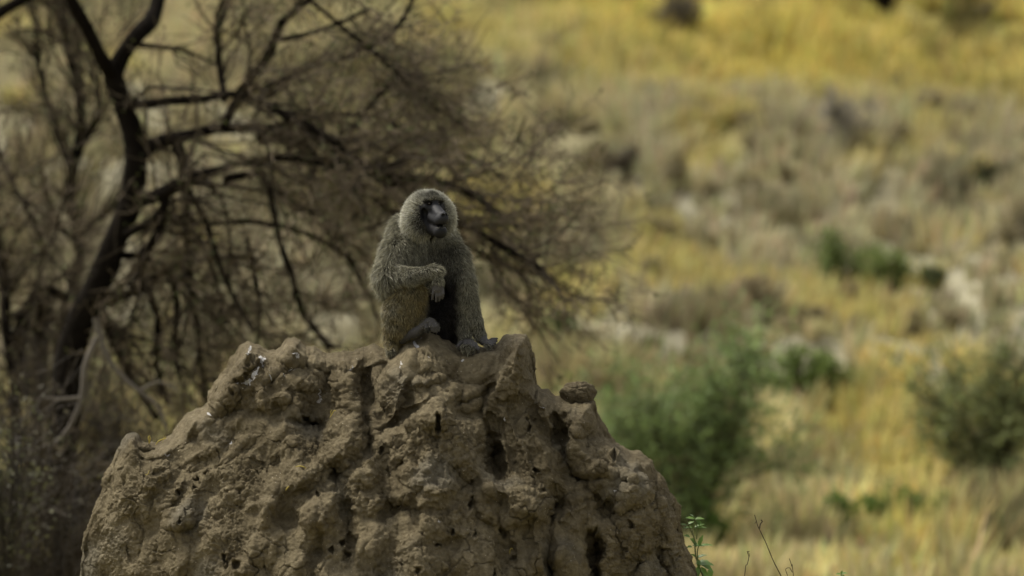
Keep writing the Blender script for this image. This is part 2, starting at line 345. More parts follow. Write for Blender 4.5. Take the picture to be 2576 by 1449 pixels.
GULLIES = [([(1228, 1110), (1236, 1150), (1245, 1190)], 34, .13), ([(1388, 1277), (1386, 1340), (1390, 1460)], 20, .11), ([(1491, 1350), (1495, 1400), (1500, 1460)], 26, .13), ([(928, 908), (918, 960), (918, 1040), (928, 1130)], 32, .07),
 ([(795, 1340), (800, 1400), (790, 1460)], 28, .06), ([(1405, 1090), (1410, 1120), (1440, 1200)], 22, .08), ([(850, 1195), (870, 1270), (865, 1330)], 30, .06), ([(1640, 1210), (1655, 1300), (1665, 1400), (1675, 1460)], 18, .07), ([(590, 1100), (520, 1170), (440, 1280)], 26, .04),
 ([(1140, 1180), (1150, 1230), (1140, 1260)], 24, .05), ([(1270, 1260), (1262, 1330), (1270, 1440)], 20, .05), ([(1100, 1000), (1000, 1040), (960, 1090)], 14, .05), ([(1230, 985), (1205, 1040), (1225, 1090)], 20, .06)]
def build_mound():
    sil = np.array(SIL, float)
    # resample the outline evenly
    seg = np.hypot(np.diff(sil[:, 0]), np.diff(sil[:, 1])); cs = np.concatenate([[0], np.cumsum(seg)])
    i0 = cs[3] - 60; i1 = cs[-4] + 60
    ss = np.concatenate([np.linspace(0, i0, 50)[:-1], np.arange(i0, i1, 2.1), np.linspace(i1, cs[-1], 50)[1:]])
    xs = np.interp(ss, cs, sil[:, 0]); ys = np.interp(ss, cs, sil[:, 1])
    q = np.stack([ss / PXM, np.zeros_like(ss), np.zeros_like(ss)], 1)
    # crags on the outline, displaced vertically
    ys2 = ys + 7 * noise(q, .09, 3) + 6.5 * noise(q, .035, 5) + 2.5 * noise(q, .014, 6)
    nc = len(ss)
    # rows: back rows then front rows
    nf, nb = 330, 70
    t = np.linspace(0, 1, nf)
    vis = np.maximum(1475 - ys2, 40)[None, :]
    tt = t[:, None]
    dn = np.where(tt < .92, (tt / .92) ** 1.0 * vis, vis + (2215 - ys2[None, :] - vis).clip(2) * ((tt - .92) / .08) ** 1.3)
    e = np.clip(tt / .10, 0, 1); dn = np.where(tt < .10, dn * (e * .75 + .25 * e * e) * e ** .5, dn)
    xf = np.broadcast_to(xs, dn.shape); yf = np.minimum(ys2[None, :] + dn, 2215 + 0 * dn)
    tb = np.linspace(1, 0, nb + 1)[:-1][:, None] ** 2
    yb = ys2[None, :] + tb * (2215 - ys2[None, :]).clip(2); xb = np.broadcast_to(xs, yb.shape)
    px = np.concatenate([xb, xf]); py = np.concatenate([yb, yf]); isb = np.concatenate([np.ones_like(xb), np.zeros_like(xf)])
    # distance to outline
    mid_ = np.arange(49, nc - 49, 5); sel = np.concatenate([np.arange(0, 49, 4), mid_, np.arange(nc - 48, nc, 4)]); lx, ly = xs[sel], ys2[sel]
    d = np.full(px.shape, 1e9)
    for a in range(len(lx) - 1):
        ax, ay, bx, by = lx[a], ly[a], lx[a + 1], ly[a + 1]; L = (bx - ax) ** 2 + (by - ay) ** 2 + 1e-9
        tq = np.clip(((px - ax) * (bx - ax) + (py - ay) * (by - ay)) / L, 0, 1)
        d = np.minimum(d, np.hypot(px - ax - tq * (bx - ax), py - ay - tq * (by - ay)))
    dtop = (py - np.concatenate([np.broadcast_to(ys2, xb.shape), np.broadcast_to(ys2, xf.shape)]))
    d = np.maximum(d, np.minimum(dtop * .5, 7)); d = np.minimum(d, dtop * .9) / PXM; d = np.maximum(d, 0)
    R = .13; c1 = np.clip(d / R, 0, 1)
    prof_f = R * .75 * np.sqrt(1 - (1 - c1) ** 2) + .85 * d
    prof_b = .20 * (1 - np.exp(-d / .05)) + .40 * d
    # sculpted lobes, pillars, gullies (front)
    P2 = np.stack([px.ravel() / PXM, py.ravel() / PXM, np.zeros(px.size)], 1)
    wx = px + (13 * noise(P2, .12, 51) + 5 * noise(P2, .035, 52)).reshape(px.shape)
    wy = py + (13 * noise(P2, .12, 61) + 5 * noise(P2, .035, 62)).reshape(px.shape)
    H = np.zeros_like(px); rough = np.full(px.shape, .45)
    for (fx, fy, rx, ry, rot, h, rg) in FEAT:
        c, s = math.cos(math.radians(rot)), math.sin(math.radians(rot))
        u = ((wx - fx) * c + (wy - fy) * s) / rx; v = (-(wx - fx) * s + (wy - fy) * c) / ry
        r2 = u * u + v * v
        m = np.clip(1 - r2, 0, 1)
        dome = np.where(h > 0, m ** .62, sstep(0, 1, m) ) * np.where(h > 0, sstep(0, .25, m) * .35 + .65, 1)
        big = min(1.0, max(rx, ry) / 90.0)
        H += h * (1.20 - .30 * big) * dome
        ww = sstep(0, .35, m); rough = rough * (1 - ww) + rg * ww
    qx = px * .6 + wx * .4; qy = py * .6 + wy * .4; th = np.arctan2(qy - 600, (qx - 1130) * .8); rr0 = np.hypot(qy - 600, qx - 1130) / PXM
    PR = np.stack([(th * 1.15).ravel(), (rr0 * .22).ravel(), np.zeros(px.size)], 1)
    rid = noise(PR, .15, 201).reshape(px.shape); rid2 = noise(PR * [1, 1.6, 1], .07, 202).reshape(px.shape)
    H += (.045 * (1 - np.abs(rid) * 1.7) + .02 * (1 - np.abs(rid2) * 2.0)) * sstep(.25, .9, rr0)
    def pdist(pts):
        dd = np.full(px.shape, 1e9)
        for (ax, ay), (bx, by) in zip(pts[:-1], pts[1:]):
            L = (bx - ax) ** 2 + (by - ay) ** 2; tq = np.clip(((wx - ax) * (bx - ax) + (wy - ay) * (by - ay)) / L, 0, 1)
            dd = np.minimum(dd, np.hypot(wx - ax - tq * (bx - ax), wy - ay - tq * (by - ay)))
        return dd
    for pts, w_, h_ in RIDGES: H += h_ * np.clip(1 - pdist(pts) / w_, 0, 1) ** 1.05
    for pts, w_, h_ in GULLIES:
        k_ = sstep(0, 1, np.clip(1 - pdist(pts) / w_, 0, 1)); H -= h_ * k_
    fade = sstep(0, .06, d) * (1 - isb)
    H *= fade
    Y = np.where(isb > .5, prof_b, -(prof_f + H))
    Dd = DIST + 0
    X = (px - 1288) / PXM; Z = CAMZ + (724.5 - py) / PXM
    # forward lean as the slope comes nearer the lens: keep the picture position of the outline-scaled point
    sc = (DIST + Y) / DIST
    P = np.stack([X * np.where(isb > .5, 1, sc), Y, CAMZ + (Z - CAMZ) * np.where(isb > .5, 1, sc)], -1)
    def normals(P):
        du = np.gradient(P, axis=1); dv = np.gradient(P, axis=0)
        return nrm(np.cross(dv, du))
    N = normals(P)
    if N[-100, nc // 2, 1] > 0: N = -N
    for _ in range(2):     # smooth normals
        N[1:-1, 1:-1] = (N[1:-1, 1:-1] * 2 + N[:-2, 1:-1] + N[2:, 1:-1] + N[1:-1, :-2] + N[1:-1, 2:]); N = nrm(N)
    p = P.reshape(-1, 3); rg = rough.ravel()
    wp = p + .02 * np.stack([noise(p, .07, 71), noise(p, .07, 72), noise(p, .07, 73)], 1)
    disp = .022 * fbm(wp, .17, 2, 81)
    wq = p + .03 * np.stack([noise(p, .09, 301), noise(p, .09, 302), noise(p, .09, 303)], 1)
    F1, F2, cid = worley(wq * [1, 1, .7], .10, 31); disp += (cid - .5) * .024 * sstep(.0, .16, F2 - F1)
    F1, F2, cid = worley(wq * [1, 1, .8], .042, 32); disp += (cid - .5) * .009 * (.3 + rg) * sstep(.0, .2, F2 - F1)
    r = 1 - np.abs(noise(wp, .075, 82)); disp += .008 * (r - .7)
    # right flank: vertical flutes
    flank = sstep(1480, 1640, px.ravel())
    disp += flank * .012 * (1 - np.abs(noise(wp * [1, 1, .28], .035, 83)) * 2)
    rm = np.clip(rg * .9 + .75 * noise(p, .18, 84) - .16, 0, 1.3)
    F1, F2, cid = worley(wp, .034, 5); disp += rm * .012 * (.62 - F1) * sstep(.0, .5, rm)
    F1, F2, _ = worley(wp, .017, 6); disp += rm * .010 * (.55 - F1)
    disp += (.22 + rm) * .007 * fbm(p, .024, 3, 88, .6); disp += (.5 + rm) * .0050 * noise(p, .0125, 187); disp += (.3 + rm) * .004 * np.maximum(0, noise(p, .018, 188)) ** 1.5; disp += (.05 + rm) * .004 * (1 - 2 * np.abs(noise(wp, .03, 87)))
    terr = noise(wp * [1, 1, 1.5], .11, 86) * 2.2; disp += .003 * terr
    F1, F2, _ = worley(wp + .012 * np.stack([noise(p, .03, 91), noise(p, .03, 92), noise(p, .03, 93)], 1), .16, 9)
    crack = (1 - sstep(.0, .035, F2 - F1)) * sstep(-.1, .25, noise(p, .3, 94)); disp -= .012 * crack
    F1, F2, cid = worley(wp, .045, 12)
    pit = (cid > .86) * (1 - sstep(.12, .22, F1)) * (rm > .35) * sstep(-.1, .3, noise(p, .22, 95)); disp -= .022 * pit
    stp = np.abs(np.gradient(ys)) / (np.abs(np.gradient(ys)) + np.abs(np.gradient(xs)) + 1e-6); stp = np.convolve(np.pad(stp, 12, 'edge'), np.ones(25) / 25, 'valid'); stp = sstep(.4, .75, stp)
    stp = np.broadcast_to(stp, px.shape).ravel() * (ys2[None, :] > 1).repeat(nf + nb, 0).ravel()
    top_f = np.where(isb.ravel() > .5, .08 + .1 * np.exp(-d.ravel() / .02), .18 + .55 * stp + (.82 - .55 * stp) * sstep(0, .08, d.ravel())); disp = disp * top_f
    # named holes
    hx = px + (7 * noise(P2, .018, 55)).reshape(px.shape); hy = py + (7 * noise(P2, .018, 56)).reshape(px.shape)
    hd = np.zeros_like(px)
    for (fx, fy, rx, ry, dp) in HOLES:
        rr = ((hx - fx) / (rx * .8)) ** 2 + ((hy - fy) / (ry * .85)) ** 2
        hd = np.maximum(hd, .7 * dp * (1 - sstep(.2, 1.3, rr))); disp += (.010 * np.exp(-((np.sqrt(rr) - 1.5) / .35) ** 2) * (1 - isb)).ravel()
    Nd = N.reshape(-1, 3).copy(); Nd[isb.ravel() > .5] *= [0, 1, 0]; p = p + Nd * disp[:, None]
    p[:, 1] += (hd * (1 - isb)).ravel()
    p[:, 2] = np.maximum(p[:, 2], -.05)
    pz = p[:, 2].reshape(px.shape); pz[:nb] = np.minimum(pz[:nb], pz[nb:nb + 1] - .0015 - .25 * np.minimum(d[:nb], .1)); p[:, 2] = pz.ravel()
    # droppings
    dr = np.zeros_like(px)
    for (fx, fy, rx, ry) in DROPS:
        rr = ((hx - fx) / rx) ** 2 + ((hy - fy) / ry) ** 2
        dr = np.maximum(dr, 1.05 * np.exp(-rr * .7))
    dr *= (1 - isb)
    n1 = fbm(p, .35, 3, 101)[:, None]; n2 = fbm(p, .09, 3, 111)[:, None]
    lo = np.array([.162, .130, .074]); hi = np.array([.278, .230, .139]); gy = np.array([.195, .170, .118])
    tq = np.clip(.5 + .55 * n1 + .35 * n2 - .28 * (rm[:, None] - .5), 0, 1)
    col = lo * (1 - tq) + hi * tq
    tg = sstep(.1, .6, noise(p, .28, 121))[:, None]; col = col * (1 - tg) + gy * (col.mean(1, keepdims=True) / gy.mean()) * tg
    col *= (1 - .35 * crack[:, None])
    o = make_mesh("termite_mound", p, grid_faces(nf + nb, nc), M_mound, col=col, attrs={'dropping': dr.ravel()})
    tag(o, "rugged brown termite mound of hardened earth filling the foreground", "termite mound")
    return p.reshape(nf + nb, nc, 3), px, py, nb
MP, MPX, MPY, MNB = build_mound()
def on_mound(px, py):
    """front surface point of the mound at picture position"""
    q = MP[MNB:]; sx = 1288 + q[..., 0] / (K * (DIST + q[..., 1])); sy = 724.5 - (q[..., 2] - CAMZ) / (K * (DIST + q[..., 1]))
    i = np.argmin((sx - px) ** 2 + (sy - py) ** 2); return q.reshape(-1, 3)[i].copy()

# ------------------------------------------------------------------ signed-distance body modelling
class SDF:
    def __init__(s, lo, hi, h):
        s.lo = np.array(lo, float); s.h = h; s.n = np.ceil((np.array(hi) - s.lo) / h).astype(int) + 1
        s.F = np.full(s.n, 1.0, np.float32)
    def _box(s, lo, hi):
        a = np.clip(np.floor((lo - s.lo) / s.h).astype(int), 0, s.n); b = np.clip(np.ceil((hi - s.lo) / s.h).astype(int) + 1, 0, s.n)
        sl = tuple(slice(a[k], b[k]) for k in range(3))
        ax = [s.lo[k] + s.h * np.arange(a[k], b[k]) for k in range(3)]
        return sl, np.meshgrid(*ax, indexing='ij', sparse=True)
    def _add(s, sl, d, k, sub=False):
        F = s.F[sl]
        if sub:
            h = np.clip(.5 - .5 * (F + d) / k, 0, 1); s.F[sl] = F * (1 - h) + (-d) * h + k * h * (1 - h)
        else:
            h = np.clip(.5 + .5 * (d - F) / k, 0, 1); s.F[sl] = d * (1 - h) + F * h - k * h * (1 - h)
    def cap(s, a, b, ra, rb, k=.02, sub=False):
        a = np.asarray(a, float); b = np.asarray(b, float); m = max(ra, rb) + k * 2 + .02
        sl, (X, Y, Z) = s._box(np.minimum(a, b) - m, np.maximum(a, b) + m)
        ab = b - a; L = ab @ ab + 1e-12
        t = np.clip(((X - a[0]) * ab[0] + (Y - a[1]) * ab[1] + (Z - a[2]) * ab[2]) / L, 0, 1)
        d = np.sqrt((X - a[0] - t * ab[0]) ** 2 + (Y - a[1] - t * ab[1]) ** 2 + (Z - a[2] - t * ab[2]) ** 2) - (ra + (rb - ra) * t)
        s._add(sl, d.astype(np.float32), k, sub)
    def chain(s, pts, rs, k=.02):
        for i in range(len(pts) - 1): s.cap(pts[i], pts[i + 1], rs[i], rs[i + 1], k)
    def ell(s, c, r, k=.02, axes=None, sub=False):
        c = np.asarray(c, float); r = np.asarray(r, float); m = r.max() + k * 2 + .02
        sl, (X, Y, Z) = s._box(c - m, c + m)
        A = np.eye(3) if axes is None else np.asarray(axes)
        q = [((X - c[0]) * A[i][0] + (Y - c[1]) * A[i][1] + (Z - c[2]) * A[i][2]) / r[i] for i in range(3)]
        k0 = np.sqrt(q[0] ** 2 + q[1] ** 2 + q[2] ** 2); k1 = np.sqrt((q[0] / r[0]) ** 2 + (q[1] / r[1]) ** 2 + (q[2] / r[2]) ** 2) + 1e-9
        d = k0 * (k0 - 1) / k1
        s._add(sl, d.astype(np.float32), k, sub)
    def mesh(s):
        F = s.F; sg = F < 0
        C = [(a, b, c) for a in (0, 1) for b in (0, 1) for c in (0, 1)]
        n = np.array(F.shape) - 1
        cnt = sum(sg[a:n[0] + a, b:n[1] + b, c:n[2] + c].astype(np.int8) for a, b, c in C)
        act = np.argwhere((cnt > 0) & (cnt < 8)); i, j, k = act.T
        val = {c: F[i + c[0], j + c[1], k + c[2]].astype(np.float64) for c in C}
        acc = np.zeros((len(act), 3)); num = np.zeros(len(act))
        for c in C:
            for ax in range(3):
                if c[ax]: continue
                e = list(c); e[ax] = 1; e = tuple(e); a, b = val[c], val[e]
                m = (a < 0) != (b < 0); t = np.where(m, a / np.where(m, a - b, 1), 0)
                pt = np.array(c, float)[None].repeat(len(act), 0); pt[:, ax] = t
                acc += pt * m[:, None]; num += m
        V = (act + acc / num[:, None]) * s.h + s.lo
        idx = np.full(n, -1, np.int64); idx[i, j, k] = np.arange(len(act))
        Fs = []
        for ax in range(3):
            b, c = (ax + 1) % 3, (ax + 2) % 3
            sl0 = [slice(None)] * 3; sl1 = [slice(None)] * 3; sl0[ax] = slice(0, -1); sl1[ax] = slice(1, None)
            s0 = sg[tuple(sl0)]; s1 = sg[tuple(sl1)]; ed = np.argwhere(s0 != s1)
            ok = (ed[:, b] > 0) & (ed[:, c] > 0) & (ed[:, b] < n[b]) & (ed[:, c] < n[c]); ed = ed[ok]
            def g(db, dc):
                q = ed.copy(); q[:, b] += db; q[:, c] += dc; return idx[q[:, 0], q[:, 1], q[:, 2]]
            Q = np.stack([g(-1, -1), g(0, -1), g(0, 0), g(-1, 0)], 1)
            ins = s0[tuple(ed.T)]; Q[~ins] = Q[~ins][:, ::-1]
            Fs.append(Q)
        Q = np.concatenate(Fs); Q = Q[(Q >= 0).all(1)]
        return V, Q

def vnormals(V, Q):
    n = np.cross(V[Q[:, 2]] - V[Q[:, 0]], V[Q[:, 3]] - V[Q[:, 1]]); N = np.zeros_like(V)
    for k in range(4): np.add.at(N, Q[:, k], n)
    return nrm(N)

# ------------------------------------------------------------------ the baboon
def build_baboon():
    origin = B(1080, 870, .08)
    root = empty("baboon", origin, "olive baboon with grey-brown mane sitting on top of the mound, forearm across its raised knee", "baboon")
    s = SDF(B(905, 920, .0) + [0, -.36, 0], B(1285, 465, 0) + [0, .36, 0], .0034)
    # trunk
    s.ell(B(1078, 838, .10), (.125, .12, .10), .03)
    s.cap(B(1085, 825, .14), B(1092, 690, .11), .110, .115, .03)
    s.ell(B(1084, 660, .075), (.125, .120, .125), .035)
    s.ell(B(1020, 650, .04), (.085, .10, .12), .04)         # mane over the near shoulder
    s.ell(B(1128, 658, .05), (.065, .095, .105), .035)
    s.cap(B(1084, 620, .06), B(1080, 565, .03), .105, .090, .04)
    s.ell(B(985, 700, .05), (.062, .09, .10), .04)
    s.ell(B(1024, 598, .085), (.078, .085, .100), .04); s.ell(B(1085, 600, .09), (.095, .08, .10), .04)
    # resting arm (viewer's left)
    s.chain([B(1005, 640, .0), B(983, 695, -.06), B(985, 702, -.09)], [.075, .060, .052], .03)
    s.chain([B(980, 700, -.08), B(1035, 698, -.165), B(1082, 686, -.185), B(1098, 686, -.19)], [.050, .036, .024, .020], .02)
    s.chain([B(1098, 688, -.19), B(1101, 708, -.195), B(1101, 728, -.195)], [.021, .019, .020], .012)
    s.ell(B(1101, 726, -.195), (.028, .013, .022), .008)
    for (x0, x1, y1, x2, y2, r) in ((1091, 1089, 740, 1087, 753, .0062), (1099, 1098, 745, 1097, 758, .0068), (1107, 1107, 743, 1105, 756, .0066), (1114, 1115, 739, 1113, 751, .0060)):
        s.chain([B(x0, 728, -.198), B(x1, y1, -.205), B(x2, y2, -.198)], [r + .001, r, r - .0012], .003)
    s.chain([B(1088, 712, -.185), B(1083, 724, -.18), B(1084, 735, -.178)], [.008, .007, .0055], .004)   # thumb
    # raised leg (viewer's left)
    s.chain([B(1035, 830, .08), B(1030, 750, -.10)], [.10, .062], .03)
    s.chain([B(1033, 738, -.115), B(1008, 790, -.095), B(1005, 822, -.09), B(1012, 850, -.10)], [.056, .076, .066, .026], .010)
    s.chain([B(1010, 854, -.105), B(1045, 836, -.155), B(1073, 815, -.165)], [.021, .019, .018], .012)
    s.ell(B(1082, 810, -.165), (.026, .026, .020), .01)
    for q, (x1, y1, x2, y2, dy) in enumerate(((1080, 826, 1086, 832, -.015), (1090, 823, 1091, 835, -.008), (1097, 821, 1098, 836, 0), (1101, 816, 1104, 832, .010))):
        s.chain([B(1084 + q * 2, 812, -.18 + dy), B(x1, y1, -.192 + dy), B(x2, y2, -.188 + dy)], [.0085, .0078, .006], .003)
    s.chain([B(1070, 815, -.17), B(1074, 826, -.195), B(1080, 833, -.2)], [.010, .009, .0075], .004)
    # far leg folded upright behind the planted arm
    s.chain([B(1115, 835, .08), B(1158, 760, -.02)], [.085, .05], .03)
    s.chain([B(1160, 760, -.02), B(1166, 820, -.03), B(1172, 856, -.07)], [.047, .038, .024], .02)
    s.chain([B(1170, 858, -.075), B(1182, 866, -.115)], [.025, .024], .012)
    for (x0, y0, x1, y1, x2, y2, dy) in ((1160, 862, 1152, 871, 1156, 881, -.005), (1170, 860, 1168, 872, 1167, 887, -.03), (1180, 861, 1180, 874, 1179, 889, -.036), (1189, 863, 1191, 876, 1189, 891, -.03), (1196, 866, 1202, 879, 1203, 891, -.015)):
        s.chain([B(x0, y0, -.12 + dy * .4), B(x1, y1, -.15 + dy), B(x2, y2, -.14 + dy)], [.0105, .0092, .0062], .0025)
    # planted arm (viewer's right)
    s.chain([B(1134, 655, .03), B(1159, 715, -.02)], [.074, .054], .025); s.chain([B(1159, 715, -.02), B(1173, 760, -.03), B(1194, 815, -.04), B(1210, 848, -.045)], [.054, .045, .034, .024], .012)
    s.chain([B(1210, 848, -.045), B(1216, 858, -.06), B(1226, 864, -.065)], [.023, .018, .015], .012)
    for (x1, y1, x2, y2, dy) in ((1238, 854, 1250, 852, .012), (1238, 860, 1249, 858, 0.0), (1236, 865, 1246, 864, -.012), (1229, 868, 1239, 869, -.024)):
        s.chain([B(1224, 862, -.06 + dy), B(x1, y1, -.065 + dy), B(x2, y2, -.065 + dy)], [.0085, .0082, .0062], .003)
    s.chain([B(1216, 862, -.07), B(1222, 868, -.10), B(1229, 872, -.11)], [.008, .007, .006], .004)
    # tail
    s.chain([B(1015, 840, .06), B(990, 845, -.03), B(984, 866, -.10), B(984, 886, -.15)], [.033, .026, .021, .016], .015)
    # head
    psi = math.radians(25); Xh = np.array([math.cos(psi), math.sin(psi), 0]); Fh = np.array([math.sin(psi), -math.cos(psi), 0]); Uh = np.array([0, 0, 1.])
    O = B(1074, 530, -.02); AX = np.array([Xh, Fh, Uh])
    def h(x, f, u): return O + Xh * x + Fh * f + Uh * u
    s.ell(h(.014, -.018, .006), (.096, .095, .079), .02, AX)
    s.ell(h(-.058, -.005, -.042), (.052, .064, .072), .03, AX); s.ell(h(.080, -.01, -.036), (.052, .062, .072), .03, AX)
    s.ell(h(.0, -.01, -.075), (.08, .075, .05), .03, AX)
    s.ell(h(0, .055, .010), (.050, .038, .048), .015, AX)                      # face block
    s.cap(h(-.042, .073, .0455), h(.040, .073, .0455), .0115, .0115, .008)        # brow
    s.cap(h(0, .075, .050), h(0, .06, .055), .020, .03, .02)
    s.cap(h(0, .075, .018), h(0, .172, -.038), .023, .027, .012)               # snout
    for sx in (-1, 1):
        s.cap(h(sx * .013, .070, .022), h(sx * .015, .150, -.016), .0100, .0105, .007)     # maxillary ridges
        s.cap(h(sx * .012, .085, -.030), h(sx * .012, .158, -.046), .024, .0215, .012)
        s.ell(h(sx * .036, .060, -.012), (.015, .016, .024), .012, AX, sub=True)      # hollow beside the snout
        s.ell(h(sx * .0215, .080, .0315), (.014, .011, .0085), .005, AX, sub=True)     # eye sockets
    s.ell(h(0, .184, -.020), (.0165, .015, .014), .007, AX)                    # nose
    s.cap(h(0, .05, -.075), h(0, .144, -.093), .036, .028, .014)               # lower jaw
    s.ell(h(0, .146, -.098), (.029, .027, .028), .01, AX)
    s.ell(h(.008, .165, -.0675), (.028, .036, .0065), .003, AX, sub=True)      # parted lips
    for sx in (-1, 1): s.ell(h(sx * .0085, .199, -.022), (.0058, .010, .0062), .002, AX, sub=True)
    V, Q = s.mesh()
    # relax the voxel steps a little
    for _ in range(2):
        A = np.zeros_like(V); c = np.zeros(len(V))
        for k in range(4):
            np.add.at(A, Q[:, k], V[Q[:, (k + 1) % 4]]); np.add.at(c, Q[:, k], 1)
        V = V * .55 + .45 * A / c[:, None]
    N = vnormals(V, Q)
    # picture-plane coordinates for region masks of the pelage and the painted belly shade
    def pxy(P):
        D = P[:, 1] + DIST; return 1288 + P[:, 0] / (K * D), 724.5 - (P[:, 2] - CAMZ) / (K * D)
    def capd(P, a, b):
        ab = b - a; t = np.clip(((P - a) @ ab) / (ab @ ab), 0, 1); return np.linalg.norm(P - a - t[:, None] * ab, axis=1)
    def masks(P):
        q = P - O; hx, hf, hu = q @ Xh, q @ Fh, q @ Uh
        face = sstep(.046, .062, hf + .30 * np.maximum(0, .015 - hu) - .20 * np.abs(hx)) * (hu < .047 - .10 * np.abs(hx)) * (hu > -.135)
        face = face * sstep(.058, .050, np.abs(hx) + .55 * np.maximum(0, -.035 - hu)) * sstep(.0, .05, hf + .02)
        jaw = sstep(.040, .031, np.abs(hx)) * (hf > .068) * (hu < -.045) * (hu > -.14)
        face = np.maximum(face, jaw)
        hand = np.zeros(len(P))
        for a, b, r in ((B(1101, 732, -.195), B(1101, 760, -.2), .040), (B(1225, 863, -.06), B(1252, 860, -.06), .045), (B(1016, 856, -.13), B(1075, 818, -.18), .029),
                        (B(1082, 814, -.18), B(1100, 840, -.19), .034), (B(1165, 872, -.13), B(1195, 882, -.14), .052)):
            hand = np.maximum(hand, 1 - sstep(r * .75, r, capd(P, a, b)))
        X, Y = pxy(P)
        belly = sstep(.0, .62, 1 - np.abs((X - 1112) / 62) + .12 * noise(P, .03, 77)) * (.55 * sstep(590, 630, Y) + .45 * sstep(660, 740, Y)) * (P[:, 1] < .08) * (1 - hand)  # dark chest and belly fur, with shade painted in, stronger downward
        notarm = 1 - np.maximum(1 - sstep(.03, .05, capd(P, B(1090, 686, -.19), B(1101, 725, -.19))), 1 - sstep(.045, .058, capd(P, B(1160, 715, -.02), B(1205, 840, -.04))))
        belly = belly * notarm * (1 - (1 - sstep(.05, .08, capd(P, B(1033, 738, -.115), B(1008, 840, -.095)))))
        leg = (1 - sstep(.055, .13, .03 * noise(P, .03, 79) + capd(P, B(1033, 745, -.10), B(1008, 850, -.09)))) * (Y > 712)
        head = sstep(-.145, -.095, hu + .02 * noise(P, .03, 78)) * sstep(.165, .125, np.linalg.norm(q - Xh * .012, axis=1))
        hol = (np.abs(np.abs(hx) - .034) < .024) * (np.abs(hu + .010) < .032) * (hf > .02); face = np.maximum(face, hol * 1.0)
        return face, hand, belly, leg, head.astype(float), X, Y, hx, hf, hu
    face, hand, belly, leg, head, X, Y, hx, hf, hu = masks(V)
    furc = np.array([.030, .026, .018]); skin = np.array([.012, .0115, .0125]); handc = np.array([.070, .065, .061])
    col = np.tile(furc, (len(V), 1)); col = col * (1 - belly[:, None] * .75) + np.array([.006, .005, .0045]) * belly[:, None] * .75  # hide under the belly: dark skin deepened by painted shade
    col = col * (1 - hand[:, None]) + handc * hand[:, None]; col = col * (1 - face[:, None]) + skin * face[:, None]
    snout = sstep(.085, .12, hf)[:, None] * face[:, None] * (hu > -.062)[:, None]; col = col * (1 - snout) + np.array([.020, .020, .023]) * snout
    for sx in (-1, 1):
        k = (np.hypot(np.hypot(hx - sx * .0088, hu + .022), (hf - .197) * .5) < .0075)[:, None]; col = np.where(k, .002, col)
    gap = ((np.abs(hx - .006) < .030) & (np.abs(hu + .0675) < .0065) & (hf > .12))[:, None]; col = np.where(gap, np.array([.004, .003, .003]), col)
    lipc = ((np.abs(hx) < .024) & (np.abs(hu + .0775) < .0032) & (hf > .13) & (noise(V, .006, 3) > .05))[:, None]; col = np.where(lipc, np.array([.16, .15, .12]), col)
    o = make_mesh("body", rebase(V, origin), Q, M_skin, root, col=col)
    # fur strands
    rs = np.random.RandomState(11)
    A3 = np.linalg.norm(np.cross(V[Q[:, 2]] - V[Q[:, 0]], V[Q[:, 3]] - V[Q[:, 1]]), axis=1)
    n = 240000; fi = rs.choice(len(Q), n, p=A3 / A3.sum())
    wt = rs.dirichlet((1, 1, 1, 1), n); p = (V[Q[fi]] * wt[:, :, None]).sum(1); nn = nrm((N[Q[fi]] * wt[:, :, None]).sum(1))
    face, hand, belly, leg, head, X, Y, hx, hf, hu = masks(p)
    keep = rs.rand(n) > np.clip(face * 1.6 + hand * .96, 0, 1)
    p, nn, face, hand, belly, leg, head, X, Y, hx, hf, hu = [a[keep] for a in (p, nn, face, hand, belly, leg, head, X, Y, hx, hf, hu)]
    n = len(p)
    down = np.array([0, 0, -1.]) + .25 * np.stack([noise(p, .06, 3), noise(p, .06, 4), noise(p, .06, 5)], 1) * 3
    # on the head hair combs back and outward from the face
    fc = h(0, .10, .0); away = nrm(p - fc) + np.array([0, 0, .05]); 
    # forearm hair runs along the limb and hangs
    flow = down * (1 - head[:, None]) + away * head[:, None]
    av = nrm(B(1095, 690, -.19) - B(985, 702, -.09)); arm_ = (1 - sstep(.05, .075, capd(p, B(1000, 700, -.11), B(1088, 688, -.185))))[:, None]
    flow = flow * (1 - arm_) + (av * .65 + np.array([0, 0, -.5])) * arm_
    flow = nrm(flow - nn * (flow * nn).sum(1, keepdims=True))
    mantle = sstep(800, 700, Y) * (1 - head) * (1 - belly)
    lift = .32 + .14 * mantle + .20 * head - .12 * arm_[:, 0]
    d0 = nrm(nn * lift[:, None] + flow * (1 - lift[:, None]) + .10 * rs.randn(n, 3))
    L = .020 + .016 * mantle + .004 * leg - .002 * head
    L = np.where(hand > .05, .009, L); L = L * (1 - .45 * belly)
    arml = 1 - sstep(.05, .08, capd(p, B(1035, 698, -.165), B(1101, 720, -.195))); L = L * (1 - .5 * arml)
    wrist = 1 - sstep(.04, .07, capd(p, B(1205, 835, -.04), B(1215, 860, -.06))); L = L * (1 - .4 * wrist)
    nearf = sstep(.035, .075, hf) * head; L = L * (1 - .6 * nearf)
    tuft = (np.hypot(X - 975, Y - 815) < 32) * (p[:, 1] > -.08); L = np.where(tuft, L * 1.7, L)
    L = L * (.65 + .6 * rs.rand(n)) * np.where((rs.rand(n) < .06) & (hand < .05) & (hf < .04), 1.55, 1)
    g = np.array([0, 0, -1.]) * (.35 * (1 - head * .6))[:, None]
    p1 = p + d0 * (L * .5)[:, None]; d1 = nrm(d0 + g + .10 * rs.randn(n, 3)); p2 = p1 + d1 * (L * .5)[:, None]
    side = nrm(np.cross(d0, rs.randn(n, 3))) * (.00075 + .00055 * rs.rand(n) ** 2)[:, None]
